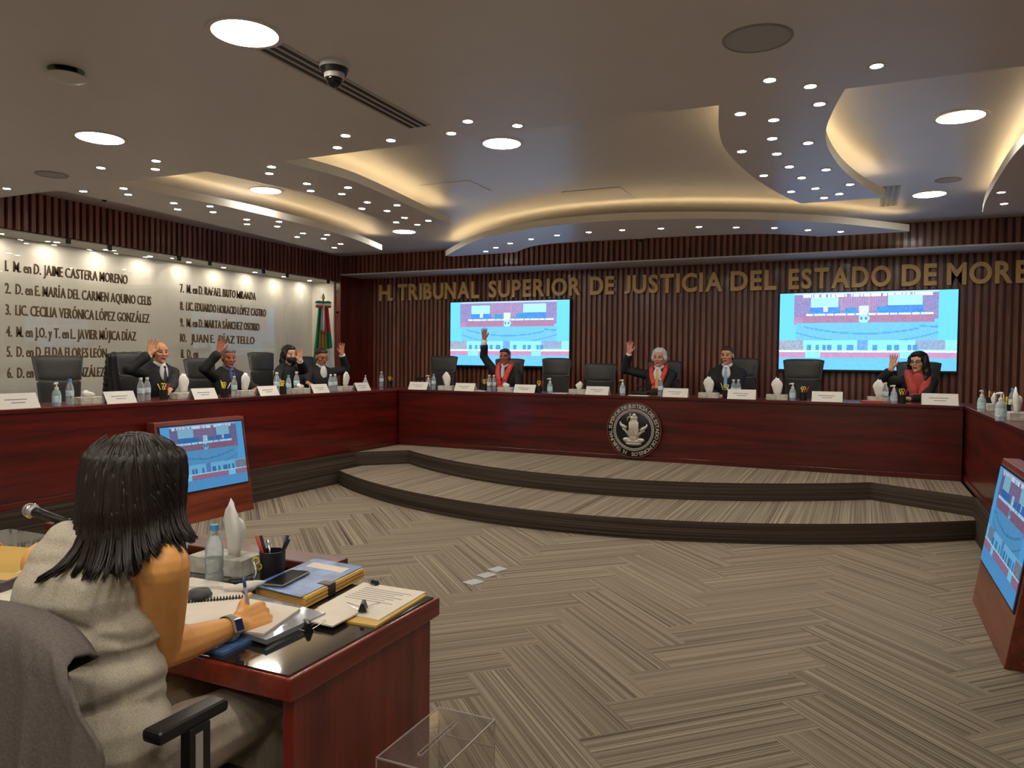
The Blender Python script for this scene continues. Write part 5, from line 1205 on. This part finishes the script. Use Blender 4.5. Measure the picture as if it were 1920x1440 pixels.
o = link('leather_pouch', remesh(q, 0.003, 2), mat('black_leather', (0.012, 0.012, 0.012), 0.35, bump=0.4, noise_scale=90)); o.location = (-1.90, 1.905, ZT-0.001); tag(o, 'crumpled black leather pouch beside the large water bottle', 'pouch')
o = dup(protos['bot'], (-2.24, 1.98, ZT), 0, 'clear water bottle half hidden behind the dark hair of the seated person'); o.scale = (1, 1, 0.95)
# microphone on a stand
a_, b_ = PY(57, 957, 1.70), PY(125, 979, 1.70)
t = thing('microphone', 'silver-headed microphone on a desk stand at the left', 'microphone', (b_.x+0.03, 1.70, ZT))
oo = Vector((b_.x+0.03, 1.70, ZT)); hA, hB = a_-oo, b_-oo; dd = (hB-hA).normalized()
q = MB(); q.ell(hA, (0.026, 0.026, 0.026)); q.tube([hA-dd*0.0, hA+dd*0.03], [0.026, 0.020], 18); q.build('grille', mat('mic_grille', (0.50, 0.48, 0.45), 0.45, metal=0.6, noise_amt=0.2, noise_scale=500), t, smooth=True)
q = MB(); q.tube([hA+dd*0.006, hA+dd*0.014], [0.0268, 0.0268], 20); q.build('band', m_chrome, t, smooth=True)
q = MB(); q.tube([hA+dd*0.03, hA+dd*0.06, hA+dd*0.20], [0.0185, 0.017, 0.012], 14); q.build('handle', m_black, t, smooth=True)
q = MB(); e_ = hA+dd*0.14; q.lathe([(0, 0), (0.06, 0), (0.06, 0.012), (0.012, 0.018), (0, 0.018)], 20, Matrix.Translation((e_.x, e_.y, 0))); q.tube([(e_.x, e_.y, 0.015), (e_.x, e_.y, e_.z-0.012)], 0.007, 10); q.build('stand', m_black, t, smooth=False)
# neighbour's things at the left
q = MB(); q.box(-0.16, 0.16, -0.12, 0.12, 0, 0.035); tag(q.build('book', mat('grey_book', (0.10, 0.09, 0.10), 0.5), loc=(-2.70, 1.60, ZT), rotz=0.25, bevel=0.003), 'grey book lying under the yellow folder at the left frame edge', 'book')
t = thing('file_folder', 'open manila folder held by a hand at the left frame edge', 'folder', (-2.70, 1.62, ZT+0.0365), 0.25)
for k in range(4):
    q = MB(); q.box(-0.15, 0.15-0.01*k, -0.11, 0.11, 0, 0.0015, Matrix.Translation((0, 0, 0.004+0.004*k)) @ Matrix.Rotation(0.06+0.075*k, 4, 'X')); q.build('leaf', m_yen if k != 2 else m_wp, t)
quad_slab('paper_sheet', Q(ZT, (0, 1100), (48, 1092), (40, 1150), (0, 1155)), ZT+0.0002, ZT+0.003, m_wp, 'white paper on the desk at the left frame edge, below the folder', 'paper')

# ballot box
t = thing('ballot_box', 'clear acrylic ballot box with a slotted lid on the floor beside the desk', 'ballot box', (-1.10, 1.898, 0))
m_acr = thin_glass('acrylic', (0.95, 0.94, 0.93), 1.5, 1.0, 0.09); m_edge = mat('acrylic_edge', (0.62, 0.55, 0.50), 0.2, trans=0.3)
hx, hy, hz = 0.10, 0.172, 0.45
def ab(nm, x0, x1, y0, y1, z0, z1, mt): q = MB(); q.box(x0, x1, y0, y1, z0, z1); return q.build(nm, mt, t)
for nm, bxs in (('wall', ((-hx, -hx+0.004, -hy, hy), (hx-0.004, hx, -hy, hy), (-hx+0.004, hx-0.004, -hy, -hy+0.004), (-hx+0.004, hx-0.004, hy-0.004, hy))),):
    for x0, x1, y0, y1 in bxs: ab(nm, x0, x1, y0, y1, 0.004, hz-0.005, m_acr)
ab('bottom', -hx, hx, -hy, hy, 0, 0.004, m_acr)
q = MB(); sl, sw_ = 0.105, 0.006
for x0, x1, y0, y1 in ((-hx, -sw_, -hy, hy), (sw_, hx, -hy, hy), (-sw_, sw_, -hy, -sl), (-sw_, sw_, sl, hy)): q.box(x0, x1, y0, y1, hz-0.005, hz)
q.build('lid', m_acr, t)
q = MB()
for x0, x1, y0, y1 in ((-sw_-0.0015, -sw_, -sl, sl), (sw_, sw_+0.0015, -sl, sl), (-sw_, sw_, -sl-0.0015, -sl), (-sw_, sw_, sl, sl+0.0015)): q.box(x0, x1, y0, y1, hz-0.005, hz+0.0005)
q.build('slot_edge', m_edge, t)
q = MB(); e_ = 0.0016
for x in (-hx, hx-e_*2):
    q.box(x, x+e_*2, -hy, hy, hz-0.004, hz+0.0006)
    for y in (-hy, hy-e_*2): q.box(x, x+e_*2, y, y+e_*2, 0.0, hz-0.004)
for y in (-hy, hy-e_*2): q.box(-hx+e_*2, hx-e_*2, y, y+e_*2, hz-0.004, hz+0.0006)
q.box(hx-0.0016, hx+0.0004, -hy, hy, 0.30, 0.305); q.box(-hx, hx, hy-0.002, hy, 0.36, 0.366)
q.build('polished_edge', m_edge, t)
# floor boxes
for i, ((x, y), wh) in enumerate((((888, 1091), 'nearest the desk'), ((912, 1078), 'in the middle of the row'), ((933, 1067), 'farthest from the desk'))):
    p = PZ(x, y, 0.004); q = MB(); q.box(-0.05, 0.05, -0.062, 0.062, 0, 0.004); tag(q.build('floor_outlet', mat('outlet_plate', (0.52, 0.50, 0.48), 0.35, metal=0.3), loc=(p.x, p.y, 0.0008), rotz=-0.35, bevel=0.001), 'flat pale floor outlet plate, '+wh, 'outlet')

# ================================================================ the clerk
m_linen = mat('grey_linen', lin((186, 176, 157)), 0.9, noise_amt=0.22, noise_scale=330, bump=0.2)
skw = skin('warm', (240, 172, 98))
base = Vector((-1.59, 1.18, 0.0)); V = lambda x, y, z: Vector((x, y, z))-base
shR, elR, wrR = V(-1.457, 1.245, 1.066), V(-1.535, 1.305, 0.836), V(-1.531, 1.535, 0.823)
shL, elL, wrL = V(-1.735, 1.150, 1.066), V(-1.90, 1.32, 0.86), V(-1.99, 1.54, 0.825)
HC = V(-1.585, 1.285, 1.235); HM = Matrix.Translation(HC) @ Matrix.Rotation(0.25, 4, 'Z') @ Matrix.Rotation(-0.45, 4, 'X')
b = MB(); head(b, HM, 0.97); b.cap(V(-1.595, 1.20, 1.09), 0.050, HM @ Vector((0, -0.02, -0.06)), 0.048)
b.cap(shR, 0.047, shL, 0.040); b.cap(V(-1.605, 1.20, 1.00), 0.08, V(-1.59, 1.20, 0.62), 0.11)
b.chain([(shR, 0.060), (shR.lerp(elR, 0.3), 0.058), (shR.lerp(elR, 0.7), 0.052), (elR, 0.045)]); b.chain([(elR, 0.045), (elR.lerp(wrR, 0.3), 0.045), (elR.lerp(wrR, 0.7), 0.036), (wrR, 0.027)])
b.chain([(shL, 0.050), (elL, 0.040)]); b.chain([(elL, 0.040), (wrL, 0.025)])
hand(b, frame(wrR+Vector((0, 0.020, 0.004)), Vector((0.08, 0.97, 0.02)), Vector((-0.75, 0.05, -0.65))), -1, 0.95, 0.3, 1.0)
hand(b, frame(wrL+Vector((0, 0.020, 0)), Vector((0.3, 0.95, -0.1)), Vector((0.1, 0.1, -1))), 1, 0.3, 0.6, 0.95)
for k in (-1, 1): b.chain([(V(-1.59+k*0.09, 1.20, 0.60), 0.08), (V(-1.58+k*0.09, 1.62, 0.58), 0.058), (V(-1.58+k*0.08, 1.62, 0.10), 0.038)]); b.cap(V(-1.58+k*0.08, 1.59, 0.035), 0.035, V(-1.58+k*0.085, 1.75, 0.03), 0.028)
me = remesh(b, 0.0045, 3); paint_face(me, HM, 0.97)
pw = link('person', me, [skw, m_eye, m_lip]); pw.location = base; tag(pw, 'person in a grey sleeveless linen dress writing at the foreground desk, seen from behind', 'person')
# dress
b = MB()
b.cap(V(-1.545, 1.205, 1.08), 0.060, V(-1.685, 1.150, 1.075), 0.062); b.cap(V(-1.545, 1.20, 1.115), 0.048, V(-1.675, 1.165, 1.115), 0.052)
b.cap(V(-1.585, 1.19, 1.0), 0.105, V(-1.675, 1.155, 1.0), 0.105); b.cap(V(-1.56, 1.20, 0.90), 0.108, V(-1.655, 1.17, 0.90), 0.105)
b.cap(V(-1.54, 1.185, 0.80), 0.115, V(-1.64, 1.16, 0.80), 0.114); b.cap(V(-1.515, 1.165, 0.69), 0.128, V(-1.645, 1.155, 0.69), 0.128); b.cap(V(-1.49, 1.20, 0.62), 0.115, V(-1.665, 1.19, 0.62), 0.115)
b.cap(V(-1.70, 1.14, 1.05), 0.055, V(-1.69, 1.14, 0.98), 0.068)
for k in (-1, 1): b.chain([(V(-1.58+k*0.085, 1.22, 0.61), 0.105), (V(-1.575+k*0.09, 1.60, 0.59), 0.078), (V(-1.575+k*0.085, 1.61, 0.40), 0.082)])
me = remesh(b, 0.006, 4)
def fold(c):
    x, y, z = c
    f = noise.noise(Vector((x*5, y*5, z*9)))*0.004 + noise.noise(Vector((x*9+z*8, y*9, z*13-x*9)))*0.006*(1 if z < 1.0 else 0.4)
    w_ = math.exp(-((z-(0.87+0.10*x))/0.016)**2)*0.010      # waist seam
    a = math.exp(-((z-(0.95-0.45*(x-0.05)))/0.012)**2)*0.006*(1 if x > -0.02 else 0)
    d = math.exp(-((z-(0.76+0.5*(x-0.05)))/0.015)**2)*0.008*(1 if x > 0 else 0)
    return f-w_-a-d
displace(me, fold)
link('dress', me, m_linen, pw)
# watch
b = MB(); ax = (wrR-elR).normalized(); wc = wrR-ax*0.018
u_ = ax.orthogonal().normalized(); v_ = ax.cross(u_)
b.tube([wc+(u_*math.cos(a)+v_*math.sin(a))*0.0345 for a in [2*PI*i/24 for i in range(25)]], 0.010, 8, flat=0.25)
band_ = [wc+(u_*math.cos(a)+v_*math.sin(a))*0.033 for a in [2*PI*i/24 for i in range(24)]]
b = MB(); vs = []
for p in band_:
    n_ = (p-wc).normalized()
    for s_, r_ in ((-0.010, 0), (0.010, 0), (0.010, 0.0025), (-0.010, 0.0025)): vs.append(tuple(p+ax*s_+n_*r_))
fs = [(4*i+k, 4*i+(k+1) % 4, 4*((i+1) % 24)+(k+1) % 4, 4*((i+1) % 24)+k) for i in range(24) for k in range(4)]
b.add(vs, fs); wt = b.build('wrist_watch', mat('watch_strap', (0.30, 0.29, 0.27), 0.5), pw, smooth=True); wt['label'] = 'grey strap smart watch'
tow = (EYE-(base+wc)); tow = (tow-ax*tow.dot(ax)).normalized(); sd_ = ax.cross(tow)
Mw = Matrix.Identity(4)
for i in range(3): Mw[i][0] = sd_[i]; Mw[i][1] = ax[i]; Mw[i][2] = tow[i]; Mw[i][3] = (wc+tow*0.0335)[i]
q = MB(); q.box(-0.019, 0.019, -0.016, 0.016, 0, 0.009, Mw); q.build('watch_case', mat('watch_case', (0.62, 0.62, 0.64), 0.25, metal=0.7), wt, bevel=0.004)
q = MB(); q.box(-0.015, 0.015, -0.0125, 0.0125, 0.009, 0.0098, Mw); q.build('watch_face', mat('watch_face', (0.012, 0.025, 0.09), 0.1), wt)
# pen in the hand
hp = base+wrR+Vector((-0.028, 0.075, 0.0)); t = thing('pen', 'blue and white pen held in the writing hand', 'pen', hp)
q = MB(); q.tube([(0.004, 0.014, -0.0145), (0.002, 0.010, 0.02), (-0.004, 0.0, 0.085)], [0.0016, 0.0042, 0.0042], 10); q.build('barrel', mat('pen_grey', (0.35, 0.37, 0.42), 0.3), t, smooth=True); q = MB(); q.tube([(-0.004, 0.0, 0.085), (-0.0055, -0.003, 0.11)], [0.0048, 0.0045], 10); q.build('cap', mat('pen_blue', (0.04, 0.12, 0.35), 0.3), t, smooth=True)
# hair: scalp volume plus falling strands with flicked ends
m_hw = bpy.data.materials.new('dark_wavy_hair'); m_hw.use_nodes = True; nt = m_hw.node_tree; pb = nt.nodes['Principled BSDF']; pb.inputs['Roughness'].default_value = 0.46; pb.inputs['Anisotropic'].default_value = 0.5
tc = nt.nodes.new('ShaderNodeTexCoord'); mp = nt.nodes.new('ShaderNodeMapping'); mp.inputs['Scale'].default_value = (70, 70, 6); nz = nt.nodes.new('ShaderNodeTexNoise'); nz.inputs['Scale'].default_value = 1.0; nz.inputs['Detail'].default_value = 3
rp_ = nt.nodes.new('ShaderNodeValToRGB'); rp_.color_ramp.elements[0].color = (0.004, 0.0025, 0.002, 1); rp_.color_ramp.elements[1].color = (0.028, 0.016, 0.011, 1)
nt.links.new(tc.outputs['Object'], mp.inputs[0]); nt.links.new(mp.outputs[0], nz.inputs['Vector']); nt.links.new(nz.outputs['Fac'], rp_.inputs['Fac']); nt.links.new(rp_.outputs['Color'], pb.inputs['Base Color'])
# direction facing away from the face (toward her back)
fy = 0.25; fwd = Vector((-math.sin(fy), math.cos(fy), 0)); rgt = Vector((math.cos(fy), math.sin(fy), 0))
LV = [(1.374, 0.028, 0.0), (1.365, 0.064, 0.0), (1.345, 0.092, 0.0), (1.31, 0.111, 0.0), (1.26, 0.118, -0.004), (1.21, 0.119, -0.010), (1.16, 0.122, -0.020), (1.12, 0.138, -0.030), (1.09, 0.158, -0.038), (1.065, 0.178, -0.046), (1.05, 0.194, -0.05)]
def hair_pt(z, phi, ext=1.0):          # phi 0 = straight back, + toward her right
    for (z0, r0, s0), (z1, r1, s1) in zip(LV, LV[1:]):
        if z <= z0 and z >= z1-1e-6 or (z1, r1, s1) == LV[-1]:
            t_ = min(1.3, max(0, (z0-z)/(z0-z1))); r = r0+(r1-r0)*t_; s_ = s0+(s1-s0)*t_; break
    c = HC+fwd*(-0.012+s_)
    p = c+(rgt*math.sin(phi)*0.96-fwd*math.cos(phi)*(1.02 if z > 1.2 else 1.02-0.5*min(1, (1.2-z)/0.15)))*r*ext
    return Vector((p.x, p.y, z-base.z))
b = MB()
b.ell((0, -0.016, 0.036), (0.101, 0.110, 0.092), HM, seg=24, rings=16)
for z in [1.30-0.02*i for i in range(12)]:
    for ph in [-2.1+0.3*i for i in range(15)]:
        p = hair_pt(z, ph, 0.84); r = 0.024 if z > 1.12 else 0.018
        b.ell(p, (r, r, r*1.4), seg=8, rings=6)
    if z > 1.13: b.ell(HC+Vector((0, 0, z-1.235))+fwd*(-0.03), (0.085, 0.06, 0.03), seg=12, rings=8)
me = remesh(b, 0.006, 4); displace(me, lambda c: 0.003*math.sin(math.atan2(c.x-HC.x, -(c.y-HC.y))*34+noise.noise(c*12)*5))
hb = MB(); rnd = random.Random(11)
for k in range(900):
    ph = rnd.uniform(-1.5, 2.2); cl = round(ph*7+noise.noise(Vector((ph*3, 1, 2)))*1.5)/7; z0 = rnd.uniform(1.20, 1.368)
    cn = noise.noise(Vector((cl*5.3, 7.1, 3.3))); z1 = 1.050+0.022*cn+rnd.uniform(-0.008, 0.008)+0.065*min(1, max(0, (ph-0.35)/0.8))+0.035*min(1, max(0, (-ph-0.7)/0.5))+0.075*min(1, max(0, (-ph-1.25)/0.35))
    n = 13; pts = []; out_ = rnd.uniform(0.975, 1.012); fl = 0.02+0.05*max(0, noise.noise(Vector((cl*4.1, 2.2, 9.3)))+0.25)+(0.02 if ph < -0.7 else 0); wv = rnd.uniform(0, 6)
    for i in range(n):
        t_ = i/(n-1); z = z0+(z1-z0)*t_; m_ = max(0, (t_-0.55)/0.45)
        p = ph*(0.8+0.2*min(1, t_*2)); p = p+(cl-p)*0.55*m_+0.012*math.sin(wv+t_*7)
        q_ = hair_pt(z, p, out_*(1-0.05*m_)); d = (q_-HC); d.z = 0; d.normalize(); q_ += d*fl*m_**2.2+Vector((0, 0, 0.012*m_**4)); pts.append(q_)
    r0 = rnd.uniform(0.0022, 0.0042); hb.tube(pts, [r0*0.6]+[r0]*(n-4)+[r0*0.85, r0*0.6, r0*0.2], 5, flat=0.7)
hm_ = hb.mesh('strands', m_hw, True); bm = bmesh.new(); bm.from_mesh(me); bm.from_mesh(hm_); bm.to_mesh(me); bm.free()
me.polygons.foreach_set('use_smooth', [True]*len(me.polygons)); link('hair', me, m_hw, pw)

# neighbour whose hand shows at the frame edge
P = person('person mostly outside the left frame edge, only a hand on the manila folder showing', Vector((-2.95, 1.18, 0.0)), 0.0, 1.37, skin('warm', (212, 148, 88)), sexm=False, rh=Vector((-2.775, 1.60, 0.865)), lh=Vector((-3.1, 1.6, 0.83)))
garment(P, 'blouse', mat('cream_blouse', (0.62, 0.58, 0.46), 0.8), skirt=True, long_sleeve=0.6); hair_cap(P, m_hair_k, 'bob')

# her chair, with a dark cardigan over the back
def desk_chair(cx, cy, label, cardigan):
    t = office_chair(label, Vector((cx, cy, 0)), 0.0, 1.0); return t
ch = desk_chair(-1.60, 1.22, 'black office chair under the writing person, grey cardigan over its back', True)
for c in list(ch.children):
    if c.name.startswith('armrest'):
        right = c.data.vertices[0].co.x > 0
        c.location.z = 0.085; c.location.y = -0.02; c.scale = (0.72, 0.68, 1.0)
        if right:
            c.location.x = 0.055; q = MB(); q.box(0.2985, 0.3385, -0.03, 0.055, 0.47, 0.66); a = q.build('arm_bracket', m_frame, c, bevel=0.004)
            q = MB(); q.box(0.339, 0.3396, -0.008, 0.022, 0.53, 0.645); q.build('sticker', mat('sticker_grey', (0.45, 0.43, 0.42), 0.5), c)
    elif c.name.startswith('headrest') or c.name.startswith('backrest'): c.location.y += 0.0
b = MB(); n = 26
hb_ = MB(); vs = []; fs = []
m_cardi = mat('grey_cardigan', lin((104, 95, 90)), 0.95, noise_amt=0.18, noise_scale=160, bump=0.3)
NX, NZ = 60, 44
for j in range(NZ+1):
    t_ = j/NZ; s_ = t_*1.02
    for i in range(NX+1):
        u = i/NX*2-1; s__ = 0; hw = 0.15 if s_ < 0.10 else min(0.40, 0.25+1.3*max(0, s_-0.17))
        front = s_ < 0.16; x_ = 0
        z = 0.995-0.05*abs(u)**3 - (0.16-s_ if front else s_-0.16)*0.98
        yb = -0.262 - 0.06*(1-u*u)*0.5*-1 - 0.03*t_
        y = yb+(0.045 if front else -0.042-0.02*t_)
        if abs(s_-0.16) < 0.05: k_ = (s_-0.16)/0.05; y = yb+0.0015-0.0435*math.sin(k_*PI/2); z = 0.995-0.05*abs(u)**3+0.022*math.cos(k_*PI/2)-0.02
        fold_ = (0.022*math.sin(u*15+t_*1.2+0.6*math.sin(t_*4))+0.012*math.sin(u*31+1.3))*min(1, max(0, (s_-0.16)*2.2)); x = u*hw+0.012*math.sin(t_*6+u*3)*t_
        vs.append((x, y-fold_, z-0.04*max(0, t_-0.5)*math.sin(u*4)))
for j in range(NZ):
    for i in range(NX): a = j*(NX+1)+i; fs.append((a, a+NX+1, a+NX+2, a+1))
hb_.add(vs, fs); o = hb_.build('cardigan', m_cardi, smooth=True, loc=(-1.60, 1.22, 0.03)); sd = o.modifiers.new('s', 'SOLIDIFY'); sd.thickness = 0.008; sd.offset = 0
tag(o, 'dark grey knitted cardigan hanging over the back of the foreground chair', 'cardigan')
